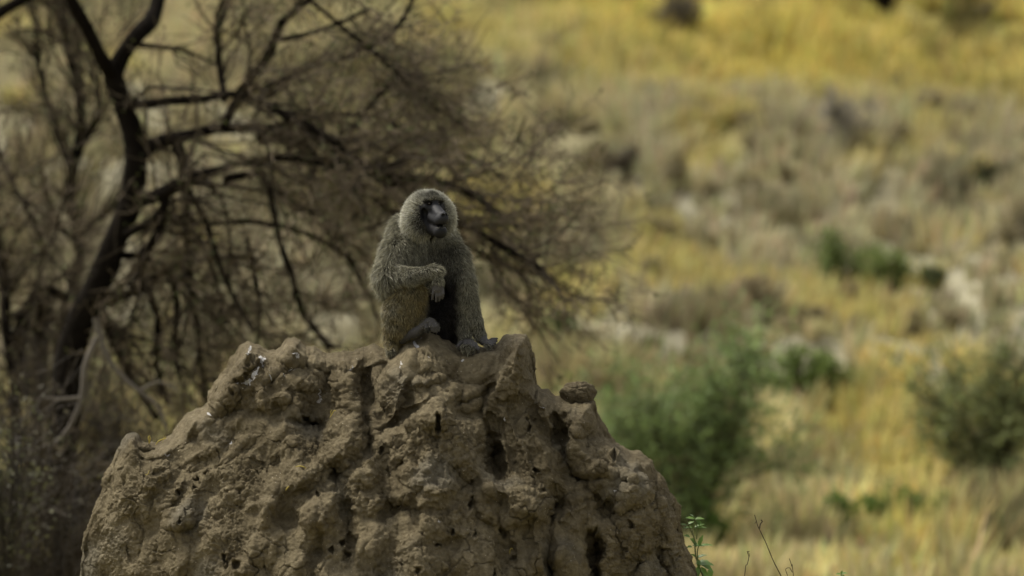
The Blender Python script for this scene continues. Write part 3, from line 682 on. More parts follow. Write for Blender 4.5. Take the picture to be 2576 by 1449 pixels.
    Vs = np.stack([p - side - nn * .002, p + side - nn * .002, p1 - side * .85, p1 + side * .85, p2], 1).reshape(-1, 3)
    b = (np.arange(n) * 5)[:, None]
    c_tip = np.array([.30, .285, .205]); c_leg = np.array([.265, .205, .078]); c_bel_shade = np.array([.020, .016, .013]); c_head = np.array([.46, .445, .36])
    ct = c_tip * np.ones((n, 1)); ct = ct * (1 - head[:, None]) + c_head * head[:, None]
    lg = (leg * .8)[:, None]; ct = ct * (1 - lg) + c_leg * lg
    bb = np.clip(belly * 1.1, 0, 1)[:, None]; ct = ct * (1 - bb) + c_bel_shade * bb  # belly strands: darker fur plus the body's shade put into the colour
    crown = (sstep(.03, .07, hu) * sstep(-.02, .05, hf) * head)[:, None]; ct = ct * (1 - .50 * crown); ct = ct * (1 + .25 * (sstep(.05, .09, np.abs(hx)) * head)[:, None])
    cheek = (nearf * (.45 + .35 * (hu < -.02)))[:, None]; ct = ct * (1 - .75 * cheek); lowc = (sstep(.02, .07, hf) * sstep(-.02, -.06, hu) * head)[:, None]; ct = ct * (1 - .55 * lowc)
    ct = ct * np.exp(.55 * rs.randn(n, 1) * .68) * (1 + .20 * fbm(p, .03, 2, 9))[:, None].clip(.3, 2)
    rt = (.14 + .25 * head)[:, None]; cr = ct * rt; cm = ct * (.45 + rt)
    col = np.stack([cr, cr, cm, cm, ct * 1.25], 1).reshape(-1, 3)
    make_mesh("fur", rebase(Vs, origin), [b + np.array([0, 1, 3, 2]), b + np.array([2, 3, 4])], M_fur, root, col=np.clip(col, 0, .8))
    # eyes
    def ball(c, r, name, m, par):
        u, v = np.meshgrid(np.linspace(0, 2 * np.pi, 17)[:-1], np.linspace(.05, np.pi - .05, 10)); 
        P = np.stack([np.cos(u) * np.sin(v), np.sin(u) * np.sin(v), np.cos(v)], -1).reshape(-1, 3) * r + c
        i = np.arange(160).reshape(10, 16); j = np.roll(i, -1, 1)
        F = np.stack([i[:-1], j[:-1], j[1:], i[1:]], -1).reshape(-1, 4)[:, ::-1]
        return make_mesh(name, rebase(P, origin), F, m, par)
    for sx in (-1, 1): ball(h(sx * .0215, .0735, .0315), .0082, "eye", M_eye, root)
    # brow tuft: dark overhanging hair
    return root, h
bab, hfun = build_baboon()

# ------------------------------------------------------------------ vegetation helpers
def tube_faces(n, sides):
    """n prisms, each with two rings"""
    b = (np.arange(n) * 2 * sides)[:, None, None]; i = np.arange(sides); j = (i + 1) % sides
    q = np.stack([i, j, j + sides, i + sides], 1)[None]
    return (b + q).reshape(-1, 4)
def prisms(A, Bp, ra, rb, sides=3):
    d = nrm(Bp - A); ref = np.where(np.abs(d[:, 2:3]) < .9, [[0, 0, 1.]], [[1., 0, 0]]); u = nrm(np.cross(d, ref)); v = np.cross(d, u)
    th = np.arange(sides) * 2 * np.pi / sides
    ring = np.cos(th)[None, :, None] * u[:, None] + np.sin(th)[None, :, None] * v[:, None]
    V = np.concatenate([A[:, None] + ring * ra[:, None, None], Bp[:, None] + ring * rb[:, None, None]], 1)
    return V.reshape(-1, 3), tube_faces(len(A), sides)
def tube(pts, rad, sides=8):
    P = np.asarray(pts, float); n = len(P); T = nrm(np.gradient(P, axis=0)); ref = np.array([0.0, 1, 0.13]); u = nrm(np.cross(T, ref)); v = np.cross(T, u)
    th = np.arange(sides) * 2 * np.pi / sides
    V = P[:, None] + (np.cos(th)[None, :, None] * u[:, None] + np.sin(th)[None, :, None] * v[:, None]) * np.asarray(rad)[:, None, None]
    i = np.arange(n * sides).reshape(n, sides); j = np.roll(i, -1, 1)
    F = np.stack([i[:-1], j[:-1], j[1:], i[1:]], -1).reshape(-1, 4)
    return V.reshape(-1, 3), F
class Acc:
    def __init__(s): s.V = []; s.F = []; s.C = []; s.n = 0
    def add(s, V, F, c=None):
        s.V.append(V); s.F.append(F + s.n); s.n += len(V)
        if c is not None: s.C.append(np.broadcast_to(c, (len(V), 3)))
    def out(s): return np.concatenate(s.V), np.concatenate(s.F), (np.concatenate(s.C) if s.C else None)
def smooth_path(pts, step=.12):
    P = np.asarray(pts, float)
    if len(P) < 3:
        n = max(2, int(np.linalg.norm(P[-1] - P[0]) / step) + 1); t = np.linspace(0, 1, n)[:, None]; return P[0] * (1 - t) + P[-1] * t, t[:, 0]
    Q = [];  E = np.concatenate([[2 * P[0] - P[1]], P, [2 * P[-1] - P[-2]]])
    for i in range(1, len(E) - 2):
        n = max(2, int(np.linalg.norm(E[i + 1] - E[i]) / step))
        for k in range(n):
            t = k / n
            Q.append(.5 * ((2 * E[i]) + (E[i + 1] - E[i - 1]) * t + (2 * E[i - 1] - 5 * E[i] + 4 * E[i + 1] - E[i + 2]) * t * t + (-E[i - 1] + 3 * E[i] - 3 * E[i + 1] + E[i + 2]) * t ** 3))
    Q.append(P[-1]); Q = np.array(Q); return Q, np.linspace(0, 1, len(Q))
def sprout(A, Bp, R, n, L, spread, bias, rs, seg=3, wander=.25, taper=.35, rscale=.5):
    """n child branches off parent segments A->B; returns their segments"""
    ln = np.linalg.norm(Bp - A, axis=1); i = rs.choice(len(A), n, p=ln / ln.sum()); t = rs.rand(n, 1)
    p = A[i] * (1 - t) + Bp[i] * t; d = nrm(nrm(Bp[i] - A[i]) + spread * rs.randn(n, 3) + bias)
    l = (L[0] + (L[1] - L[0]) * rs.rand(n)) / seg; r = np.minimum(R[i] * rscale, R[i]) * (.7 + .5 * rs.rand(n))
    sa, sb, ra, rb, dd = [], [], [], [], []
    for k in range(seg):
        q = p + d * l[:, None]; r2 = r * (1 - (1 - taper) / seg)
        sa.append(p); sb.append(q); ra.append(r); rb.append(r2); p = q; r = r2; d = nrm(d + wander * rs.randn(n, 3) + bias * .25)
    return np.concatenate(sa), np.concatenate(sb), np.concatenate(ra), np.concatenate(rb)
def leaf_quads(P, size, rs, elong=1.6, up=0.3):
    n = len(P); a = nrm(rs.randn(n, 3) + [0, 0, up]); b = nrm(np.cross(a, rs.randn(n, 3))); s = (size * (.6 + .8 * rs.rand(n)))[:, None]
    V = np.stack([P, P + a * s * elong * .5 + b * s * .5, P + a * s * elong, P + a * s * elong * .5 - b * s * .5], 1).reshape(-1, 3)
    return V, np.arange(n * 4).reshape(-1, 4)

def tree(name, label, cat, limbs, D, rs, twigs, group=None, bias=(0, 0, 0), twig_c=(.125, .100, .068), leaf_n=0, leaf_c=(.10, .11, .05), leaf_s=.03, base=None, rmin=.006):
    """limbs: (points [(px,py,dD)], r0 px, r1 px, density weight). Distances in picture units are turned into metres at D."""
    m = K * D
    acc = Acc(); SA, SB, SR, SW = [], [], [], []
    limbs = [(p_, a_ * (1.4 if a_ < 17 else 1), b_ * (1.3 if a_ < 17 else 1), w_) for p_, a_, b_, w_ in limbs]
    first = at(limbs[0][0][0][0], limbs[0][0][0][1], D + limbs[0][0][0][2]) if base is None else base
    for pts, r0, r1, wgt in limbs:
        P, t = smooth_path([at(x, y, D + d) for x, y, d in pts]);
        q = P * 1.0; P = P + .035 * np.stack([noise(q, .4, 1), noise(q, .4, 2), noise(q, .4, 3)], 1) * min(1, r0 / 10)
        r = (r0 + (r1 - r0) * t) * m * (1 + .16 * noise(q, .25, 5) + .12 * noise(q, .09, 6))
        V, F = tube(P, r, 9 if r0 > 12 else 6); acc.add(V, F)
        SA.append(P[:-1]); SB.append(P[1:]); SR.append(r[:-1]); SW.append(np.full(len(P) - 1, wgt))
    loc = np.array([first[0], first[1], float(tz(np.array(first[0]), np.array(first[1])))])
    root = empty(name, loc, label, cat, group)
    V, F, _ = acc.out(); make_mesh("trunk", rebase(V, loc), F, M_bark, root)
    A, Bp, R, W = map(np.concatenate, (SA, SB, SR, SW))
    k = rs.rand(len(A)) < W / W.max(); A, Bp, R = A[k], Bp[k], np.minimum(R[k], .034)
    tw = Acc(); bias = np.array(bias, float); ends = []
    lev = [(A, Bp, R)]
    for (n, L, sp, wd, b) in twigs:
        PA = lev[-1]
        a, e, ra, rb = sprout(PA[0], PA[1], PA[2], n, L, sp, bias * b, rs, seg=3, wander=wd)
        ra = np.maximum(ra, rmin * .6); rb = np.maximum(rb, rmin * .45)
        V, F = prisms(a, e, ra, rb, 3)
        c = np.array(twig_c) * (.55 + .9 * rs.rand(len(a), 1)) * (.35 if len(lev) < 2 else .6 if len(lev) < 3 else 1.15); tw.add(V, F, np.repeat(c, 6, 0))
        lev.append((a, e, ra)); ends.append(e)
    V, F, C = tw.out()
    if leaf_n:
        E = ends[-1]; i = rs.choice(len(E), leaf_n); P = E[i] + .03 * rs.randn(leaf_n, 3)
        LV, LF = leaf_quads(P, leaf_s, rs)
        lc = np.repeat(np.array(leaf_c) * (.6 + .8 * rs.rand(leaf_n, 1)), 4, 0)
        F = np.concatenate([F, LF + len(V)]); V = np.concatenate([V, LV]); C = np.concatenate([C, lc])
    make_mesh("crown", rebase(V, loc), F, M_twig, root, smooth=False, col=C)
    return root

def shrinkx(limbs):
    return [([(x if x < 850 else 850 + (x - 850) * .80, y, d) for x, y, d in p], a, b, w_) for p, a, b, w_ in limbs]
def g0(px, D): return np.array([(px - 1288) * K * D, D - DIST, 0.0])

# ---- the big bare acacia
rs = np.random.RandomState(21)
big = [
 ([(150, 1720, 0), (160, 1300, 0), (165, 1050, 0), (180, 880, 0), (235, 740, 0), (285, 620, 0), (325, 530, 0), (345, 450, 0), (338, 370, 0), (318, 290, 0), (285, 190, 0)], 50, 25, .12),
 ([(285, 190, 0), (310, 140, 0), (340, 95, 0), (380, 50, .2), (400, -20, .4), (440, -120, .5)], 24, 16, .3),
 ([(285, 190, 0), (250, 140, -.2), (215, 70, -.3), (180, 10, -.4), (150, -60, -.5)], 14, 10, .4),
 ([(345, 112, 0), (400, 118, .2), (470, 135, .4), (550, 160, .6)], 6, 3, 1),
 ([(318, 262, 0), (380, 262, -.2), (460, 255, -.3), (555, 237, -.4), (600, 232, -.4)], 9, 7, .8),
 ([(600, 232, -.4), (640, 180, -.4), (680, 120, -.4), (710, 55, -.5), (780, 0, -.5), (860, -70, -.6)], 9, 7, 1),
 ([(555, 330, -.4), (580, 270, -.4), (610, 225, -.4)], 9, 8, 1),
 ([(690, 100, -.5), (760, 90, -.4), (850, 60, -.4), (960, 20, -.4)], 5, 4, 1.5),
 ([(600, 232, -.4), (680, 270, -.6), (760, 310, -.8), (850, 370, -.9), (960, 420, -1), (1060, 460, -1)], 9, 5, 2),
 ([(560, 250, -.3), (548, 180, -.2), (545, 100, -.2), (560, 30, -.2), (575, -30, -.2)], 7, 6, .9),
 ([(338, 400, 0), (380, 365, .2), (450, 345, .4), (540, 325, .5), (640, 318, .6), (720, 305, .7)], 15, 7, 1.4),
 ([(650, 350, .5), (690, 345, .6), (740, 355, .7), (790, 390, .8), (860, 430, .9), (960, 440, 1)], 10, 7, 1.8),
 ([(345, 500, 0), (400, 490, -.2), (470, 455, -.3), (530, 435, -.4), (600, 410, -.4)], 14, 7, 1.4),
 ([(440, 370, .3), (460, 430, .2), (470, 480, .1), (478, 600, .2), (485, 720, .3), (500, 830, .4), (510, 1000, .4)], 11, 4, 1.2),
 ([(410, 490, -.2), (400, 560, -.2), (370, 640, -.2), (350, 720, -.1), (330, 800, 0)], 9, 4, 1),
 ([(300, 600, 0), (370, 560, -.2), (410, 510, -.2)], 9, 7, .6),
 ([(235, 755, 0), (320, 740, .2), (380, 700, .3), (450, 665, .4), (540, 650, .5), (640, 640, .6)], 11, 5, 1.4),
 ([(560, 450, -.4), (660, 440, -.4), (685, 520, -.4), (705, 600, -.4), (735, 690, -.4), (765, 790, -.3), (830, 880, -.3)], 7, 5, 1.4),
 ([(850, 380, -.8), (940, 430, -1), (1050, 460, -1), (1150, 530, -1), (1260, 580, -1.1), (1380, 620, -1.2), (1500, 680, -1.3)], 9, 6, 2.6),
 ([(960, 420, -.8), (1080, 450, -.8), (1200, 470, -.8), (1320, 520, -.8), (1420, 570, -.8)], 8, 5, 2.2),
 ([(1020, 470, .6), (1150, 540, .6), (1230, 600, .7), (1330, 650, .8), (1440, 700, .8)], 9, 6, 2.4),
 ([(720, 305, .7), (850, 290, .8), (980, 300, .8), (1120, 350, .8), (1260, 400, .8), (1380, 450, .8)], 5, 3, 2),
 ([(780, 0, -.5), (900, 90, -.5), (1010, 170, -.3), (1120, 250, 0), (1240, 310, .2)], 4, 3, 1.6),
 ([(860, 150, .2), (930, 120, .2), (1000, 100, .2), (1060, 40, .2), (1100, -30, .2)], 6, 5, 1.4),
 ([(850, 340, .2), (920, 300, .2), (1000, 210, .2), (1060, 205, .2), (1170, 200, .3)], 4, 3, 1.4),
 ([(620, 600, .3), (640, 700, .3), (650, 800, .3), (640, 900, .3)], 5, 3, 1.2),
 ([(400, 520, 0), (520, 560, .2), (640, 560, .2), (760, 580, .3), (870, 640, .3), (930, 720, .3)], 6, 4, 1.4),
 ([(470, 470, -.3), (520, 560, -.3), (560, 680, -.3), (600, 780, -.3), (640, 840, -.3)], 6, 3, 1.2), ([(500, 440, .2), (560, 500, .2), (580, 600, .2), (575, 720, .2)], 5, 3, 1.2),
 ([(430, 670, .3), (450, 760, .3), (440, 850, .3), (450, 950, .3)], 7, 4, 1.2), ([(370, 700, .2), (400, 800, .2), (390, 920, .2), (420, 1020, .2)], 8, 5, 1.2), ([(250, 760, .1), (290, 860, .1), (330, 950, .1), (400, 1060, .1)], 12, 6, .8),
 ([(620, 410, -.4), (740, 400, -.5), (850, 430, -.6), (950, 500, -.7), (1080, 560, -.7)], 6, 5, 1.4), ([(640, 330, .6), (700, 320, .6), (760, 345, .7), (800, 400, .7)], 10, 6, 1.2), ([(285, 640, .2), (350, 640, .3), (400, 600, .3), (440, 520, .3)], 9, 6, .8),
 ([(700, 480, .3), (820, 560, .3), (900, 660, .3), (950, 760, .3)], 5, 3, 1.4),
]
tree("acacia_tree", "big bare acacia with dark crooked trunk and wispy grey branches behind the baboon", "tree", shrinkx(big), 38, rs,
     [(330, (.4, 1.0), .7, .42, 1), (1350, (.2, .6), .65, .4, 1), (4500, (.10, .32), .6, .4, 1), (3400, (.05, .15), .8, .4, 1)], bias=(.16, 0, -.10), leaf_n=9000, leaf_s=.017)

# ---- slender stem left of it
rs = np.random.RandomState(22)
slim = [([(120, 1700, 0), (130, 1300, 0), (150, 900, 0), (185, 720, 0), (198, 620, 0), (178, 520, 0), (182, 430, 0), (200, 330, 0), (192, 220, 0), (172, 120, 0), (158, 40, 0), (150, -60, 0)], 22, 11, 1),
        ([(178, 430, 0), (155, 360, .1), (135, 290, .2), (110, 200, .2), (95, 90, .2), (80, -20, .2)], 7, 3, 1.2),
        ([(190, 600, 0), (130, 560, -.2), (60, 500, -.3), (0, 470, -.3), (-60, 430, -.3)], 6, 3, 1),
        ([(195, 380, 0), (225, 330, -.2), (245, 270, -.2), (250, 190, -.2)], 5, 3, 1),
        ([(185, 620, 0), (230, 560, -.2), (290, 520, -.2), (330, 400, -.2)], 5, 3, 1)]
tree("slender_tree", "slender dark-stemmed bare tree just left of the big acacia trunk", "tree", slim, 42, rs,
     [(90, (.4, 1.0), .5, .35, 1), (450, (.2, .6), .5, .4, 1), (1800, (.1, .3), .6, .4, 1)], bias=(-.05, 0, .15), leaf_n=2500, leaf_s=.017)
# ---- leaning stem at the far left edge
rs = np.random.RandomState(23)
edge = [([(60, 1700, 0), (45, 1250, 0), (30, 900, 0), (12, 780, 0), (0, 650, 0), (-30, 520, 0), (-60, 380, 0)], 20, 11, 1),
        ([(30, 900, 0), (90, 730, .1), (150, 745, .1), (210, 760, .2)], 12, 8, .6),
        ([(-40, 60, 0), (20, 20, 0), (80, -10, 0)], 14, 10, .3), ([(-30, 330, 0), (20, 430, 0), (70, 520, 0), (110, 620, 0), (160, 690, 0)], 5, 3, .8),
        ([(110, 740, .1), (105, 850, .1), (100, 980, .1), (100, 1200, .1)], 22, 18, .5), ([(70, 760, .1), (60, 850, 0), (62, 1000, 0)], 12, 10, .5)]
tree("leaning_tree", "dark leaning stem cut off by the left edge of the picture", "tree", edge, 40, rs,
     [(70, (.4, 1.0), .6, .35, 1), (350, (.2, .6), .6, .4, 1), (1500, (.1, .3), .6, .4, 1)], bias=(.1, 0, -.02), leaf_n=1000, leaf_s=.017)

# ---- dense dead-looking thicket under the acacia
def thicket(name, label, cat, cx, cy, D, W, H, n, rs, c, leaf_n=0, leaf_c=(.09, .10, .045), droop=0., group=None, leaf_s=.022, stem_r=.008, base_y=None):
    """bush of fine stems: cx,cy centre in picture units, W,H size in picture units"""
    m = K * D; C = at(cx, cy, D); gz = float(tz(np.array(C[0]), np.array(C[1]))) if base_y is None else at(cx, base_y, D)[2]
    loc = np.array([C[0], C[1], gz]); w2 = W * m / 2; top = C[2] + H * m / 2 - gz
    root = empty(name, loc, label, cat, group)
    ns = max(10, n // 40); th = rs.rand(ns) * 6.283; rr = np.sqrt(rs.rand(ns))
    tip = np.stack([np.cos(th) * rr * w2, np.sin(th) * rr * w2 * .7, top * (.5 + .5 * rs.rand(ns)) * (1 - .35 * rr ** 2)], 1)
    b0 = tip * [.18, .18, 0]; mid = (tip + b0) * .5 + rs.randn(ns, 3) * .05 * w2; mid[:, 2] += top * .08
    A = np.concatenate([b0, mid]); E = np.concatenate([mid, tip]); R = np.full(2 * ns, stem_r)
    V, F = prisms(A, E, R * 1.2, R * .8, 4); st = Acc(); st.add(V, F, np.array(c) * .6)
    V, F, Cc = st.out(); make_mesh("stems", V, F, M_twig, root, smooth=False, col=Cc)
    tw = Acc(); a1 = sprout(A[ns // 2:], E[ns // 2:], R[ns // 2:], n, (.12 * top, .4 * top), .6, np.array([0, 0, .12 - droop]), rs, wander=.3)
    V, F = prisms(a1[0], a1[1], a1[2], a1[3], 3); tw.add(V, F, np.repeat(np.array(c) * (.6 + .8 * rs.rand(len(a1[0]), 1)), 6, 0))
    a2 = sprout(a1[0], a1[1], a1[2], n * 3, (.06 * top, .2 * top), .6, np.array([0, 0, .1 - droop]), rs, wander=.3, rscale=.8)
    V, F = prisms(a2[0], a2[1], a2[2], a2[3], 3); tw.add(V, F, np.repeat(np.array(c) * (.6 + .8 * rs.rand(len(a2[0]), 1)), 6, 0))
    if leaf_n:
        i = rs.choice(len(a2[0]), leaf_n); LV, LF = leaf_quads(a2[1][i] + rs.randn(leaf_n, 3) * .02, leaf_s, rs)
        cl = (1 + .35 * noise(a2[1][i], .3, 4))[:, None]
        tw.add(LV, LF, np.repeat(np.array(leaf_c) * (.55 + .9 * rs.rand(leaf_n, 1)) * cl, 4, 0))
    V, F, Cc = tw.out(); make_mesh("foliage", V, F, M_leaf if leaf_n else M_twig, root, smooth=False, col=np.clip(Cc, .004, .8))
    return root
R5 = np.random.RandomState(31)
thicket("thicket", "dark tangled thicket of grey twigs in the lower left corner", "thicket", 60, 1300, 35, 420, 560, 520, R5, (.085, .068, .048), 700, (.09, .08, .045))
thicket("thicket", "grey twiggy thicket between the acacia trunk and the mound", "thicket", 380, 1150, 40, 420, 560, 560, R5, (.12, .098, .07), 900, (.12, .11, .06))
thicket("thicket", "dark brown thicket right under the acacia trunk base", "thicket", 170, 1180, 39, 330, 700, 620, R5, (.08, .064, .046), 600, (.09, .08, .045))
thicket("green_shrub", "small pale green shrub at the left edge below the thicket twigs", "shrub", 20, 1140, 33, 130, 200, 120, R5, (.07, .06, .045), 500, (.11, .11, .055), base_y=1500)

# ---- pale dead branches hanging in front of the thicket
def dead_branch(label, limbs, D):
    acc = Acc(); m = K * D
    for pts, r0, r1 in limbs:
        P, t = smooth_path([at(x, y, D) for x, y in pts], .06); V, F = tube(P, (r0 + (r1 - r0) * t) * m, 6); acc.add(V, F)
    V, F, _ = acc.out(); loc = at(*limbs[0][0][0], D); loc[2] = V[:, 2].min()
    o = make_mesh("dead_branch", rebase(V, loc), F, M_dead); o.location = loc
    tag(o, label, "branch")
dead_branch("pale dead branch arching from the acacia trunk down toward the mound", [([(240, 800), (262, 880), (300, 940), (350, 985), (395, 1020), (420, 1080)], 8, 4), ([(350, 985), (400, 960), (450, 985)], 4, 2)], 36)
dead_branch("pale dead branch curling down to the left below the acacia trunk", [([(245, 850), (215, 920), (205, 1000), (175, 1075), (130, 1120), (85, 1130), (60, 1170)], 9, 4), ([(205, 1000), (150, 1005), (110, 1000)], 5, 3)], 35.6)

# ---- green bushes on the hillside
def D_of(px, py): return ground(px, py)[1] + DIST
def bush(label, cx, top, bot, W, n, leaf_n, leaf_c, name="green_bush", cat="bush", c=(.07, .055, .035), leaf_s=.035, group=None, droop=0.):
    D = D_of(cx, bot); rs = np.random.RandomState(int(cx * 7 + top) % 9999)
    return thicket(name, label, cat, cx, (top + bot) / 2, D, W, (bot - top), n, rs, c, leaf_n, leaf_c, leaf_s=leaf_s * D / 60, group=group, stem_r=.008 * D / 60)
GR = (.060, .100, .030)
bush("large dark green bush just right of the mound", 1725, 870, 1385, 560, 800, 13000, (.22, .30, .105))
bush("bright green low bush at the foot of the large dark green bush", 1800, 1280, 1400, 100, 90, 900, (.11, .19, .035))
bush("compact dark green bush alone in yellow grass in the middle right", 2020, 895, 1035, 210, 250, 4200, (.17, .23, .055))
bush("wide olive green bush cut off by the right edge", 2480, 850, 1240, 420, 600, 7500, (.215, .245, .095))
bush("tall narrow dark green shrub beside the pale path", 2105, 565, 755, 120, 170, 1300, (.20, .26, .08))
bush("bright green rounded shrub right of the tall narrow one by the path", 2240, 625, 745, 130, 180, 900, (.22, .28, .08))
bush("faint small green shrub on the pale path", 2350, 665, 730, 70, 60, 400, (.10, .12, .045))
bush("small upright green shrub on pale ground above the boulder", 1415, 790, 900, 70, 90, 900, (.075, .12, .03))
bush("low green tuft on the left of the three in the lower right grass", 2115, 1255, 1350, 80, 90, 900, (.13, .20, .04))
bush("widest low green tuft in the middle of the lower right grass", 2250, 1215, 1350, 140, 150, 1700, (.15, .22, .045))
bush("low green tuft on the right of the three in the lower right grass", 2345, 1235, 1345, 80, 90, 800, (.13, .19, .045))
bush("slim green shrub standing in yellow grass near the right edge", 2478, 390, 500, 36, 60, 260, (.06, .07, .02))

# ---- dry brown shrubs
DK = (.24, .20, .13)
def dry(label, cx, top, bot, W, n=200, c=DK, group=None): bush(label, cx, top, bot, W, n, int(n * 5), tuple(np.array(c) * 1.1), name="dry_shrub", cat="dry shrub", c=c, leaf_s=.03, group=group)
dry("big dark brown dry shrub near the top edge", 1685, -15, 125, 190, 420, (.15, .13, .09))
dry("dark grey dry shrub in yellow grass near the upper right corner", 2370, 225, 330, 170, 170)
dry("greyish dry shrub in the middle of the upper right slope", 2130, 240, 400, 160, 160, (.26, .235, .19))
dry("brown dry shrub left of the tall narrow green shrub", 1900, 690, 800, 130, 160, (.26, .21, .12))
dry("dark dry shrub in the gully below the pale path", 1855, 885, 925, 110, 160)
dry("wide brown dry shrub below the green shrubs by the path", 2130, 720, 800, 230, 200, (.25, .20, .11))
dry("brown dry shrub in the yellow grass right of the acacia branch tips", 1560, 370, 470, 80, 160, (.10, .08, .05))
for i, (x, y0, y1, ww) in enumerate([(1690, 385, 490, 80), (1790, 450, 520, 90), (1675, 540, 620, 70), (1770, 570, 660, 80), (1880, 440, 490, 70), (1650, 640, 740, 110), (1560, 540, 620, 90),
        (2180, 300, 350, 70), (2450, 280, 360, 90), (2260, 190, 250, 60), (2040, 220, 270, 60), (2330, 440, 500, 70), (1370, 80, 150, 90), (1480, 300, 350, 60), (1900, 340, 390, 60), (2250, 350, 400, 50),
        (1980, 600, 650, 60), (2540, 560, 640, 90), (2400, 760, 850, 90), (2300, 770, 860, 80), (1990, 800, 850, 90), (1820, 280, 320, 60), (2060, 440, 480, 50), (1600, 690, 760, 70), (2160, 1080, 1150, 70), (2030, 1060, 1120, 60)]):
    dry("small brown dry shrub scattered on the grassy slope", x, y0, y1, ww, 90, (.27, .23, .125), group="small brown dry shrubs on the slope")

protos = [o for o in bpy.data.objects if o.name.startswith('dry_shrub') and o.get('group')][:26]
rs = np.random.RandomState(77)
for i in range(150):
    px = rs.uniform(1250, 2620) if i % 4 else rs.uniform(-40, 1250); py = 30 + 1000 * rs.rand() ** 1.1
    g = ground(px, py)
    if path_dist(np.array([g[0]]), np.array([g[1]]))[0] < 1.0: continue
    src = protos[i % len(protos)]; c = src.copy(); S.collection.objects.link(c); c.location = g; c.rotation_euler = (0, 0, rs.rand() * 6.28)
    k = rs.uniform(.5, 1.15); c.scale = (k * rs.uniform(.8, 1.4), k, k * rs.uniform(.6, 1.0))
    for ch in [q for q in bpy.data.objects if q.parent == src]:
        d = ch.copy(); S.collection.objects.link(d); d.parent = c
# ---- dark tree trunk at the top edge
rs = np.random.RandomState(44); Dt = D_of(2232, 78)
tree("distant_tree", "lone distant tree whose dark trunk meets the top edge of the picture", "tree",
     [([(2236, 80, 0), (2232, 40, 0), (2228, 5, 0), (2222, -60, 0)], 11, 8, .5), ([(2230, 20, 0), (2260, -20, 0), (2300, -60, 0)], 7, 5, 1), ([(2228, 20, 0), (2190, -15, 0), (2150, -50, 0)], 7, 5, 1),
      ([(2222, -60, 0), (2200, -110, 0), (2180, -160, 0)], 6, 4, 1)], Dt, rs,
     [(40, (.6, 1.4), .4, .3, 1), (300, (.4, .9), .5, .3, 1), (800, (.2, .5), .6, .3, 1)], bias=(0, 0, 1.2), leaf_n=2500, leaf_s=.10, rmin=.03)

# ------------------------------------------------------------------ small things on and beside the mound
def lump(name, label, c, r, seed, par=None):
    u, v = np.meshgrid(np.linspace(0, 2 * np.pi, 97)[:-1], np.linspace(.02, np.pi - .02, 60)); d = np.stack([np.cos(u) * np.sin(v), np.sin(u) * np.sin(v), np.cos(v)], -1).reshape(-1, 3)
    P = d * r; P = P * (1 + .22 * noise(P + seed, .06, seed) + .10 * noise(P, .02, seed + 1) + .03 * noise(P, .008, seed + 2))[:, None]
    F1, F2, _ = worley(P, .02, seed); P = P - d * (.004 * F1)[:, None]; F1, F2, _ = worley(P, .05, seed + 3); P = P - d * (.006 * (1 - sstep(0, .08, F2 - F1)))[:, None]
    i = np.arange(60 * 96).reshape(60, 96); j = np.roll(i, -1, 1); F = np.stack([i[:-1], i[1:], j[1:], j[:-1]], -1).reshape(-1, 4)
    cc = np.array([.17, .139, .084]) * (1 + .2 * noise(P, .03, 9))[:, None]
    o = make_mesh(name, P, F, M_mound, col=cc); o.location = c; tag(o, label, "earth lump"); return o
lump("earth_lump", "rounded earth boulder perched on the right shoulder of the mound", B(1455, 991, -.035), np.array([.082, .07, .056]), 3)
q = on_mound(1512, 1178); lump("earth_lump", "small pointed dark lump lying on the right ledge of the mound", q + [0, -.01, .005], np.array([.036, .03, .034]), 8)
q = on_mound(352, 1128); lump("earth_lump", "flat rounded clod beside the left knob of the mound", q + [0.01, .01, -.004], np.array([.06, .045, .026]), 12)

def leaf_shape(base, d, up, L, W, n=7):
    """one serrated, folded leaf"""
    d = nrm(np.array(d, float)); up = nrm(np.array(up, float)); s = nrm(np.cross(d, up)); up = np.cross(s, d); V = []; 
    for k in range(n + 1):
        t = k / n; w = W * math.sin(math.pi * min(1, t ** .8 * .97 + .02)) * (1 + .12 * (-1) ** k); c = base + d * L * t - up * L * .22 * t * t
        V += [c - s * w + up * w * .35, c, c + s * w + up * w * .35]
    F = []
    for k in range(n):
        for j in (0, 1): F.append([k * 3 + j, k * 3 + j + 1, k * 3 + j + 4, k * 3 + j + 3])
    return np.array(V), np.array(F)
M_pleaf = mat("fresh_leaf", (.15, .25, .055), rough=.4, translucent=.35, spec=.45, var=.25, vscale=30)
M_pstem = mat("green_stem", (.15, .16, .06), rough=.6)
M_drytwig = mat("dry_stalk", (.085, .062, .030), rough=.8, var=.3, vscale=20)
M_straw = mat("yellow_straw", (.50, .40, .10), rough=.7, translucent=.2)
def plant(label, stems, leaves, y):
    loc = B(stems[0][0][0][0], stems[0][0][0][1], y); loc[2] = 0
    root = empty("leafy_plant", loc, label, "plant"); acc = Acc()
    for pts, r0, r1 in stems:
        P, t = smooth_path([B(a, b, y + c) for a, b, c in pts], .03); V, F = tube(P, (r0 + (r1 - r0) * t) / PXM, 6); acc.add(V, F)
    V, F, _ = acc.out(); make_mesh("stem", rebase(V, loc), F, M_pstem, root)
    for (a, b, c, dx, dz, dy, L, W) in leaves:
        V, F = leaf_shape(B(a, b, y + c), (dx, dy, dz), (0.1, -.5, .85), L * 1.2 / PXM, W * 1.3 / PXM / 2); make_mesh("leaf", rebase(V, loc), F, M_pleaf, root)
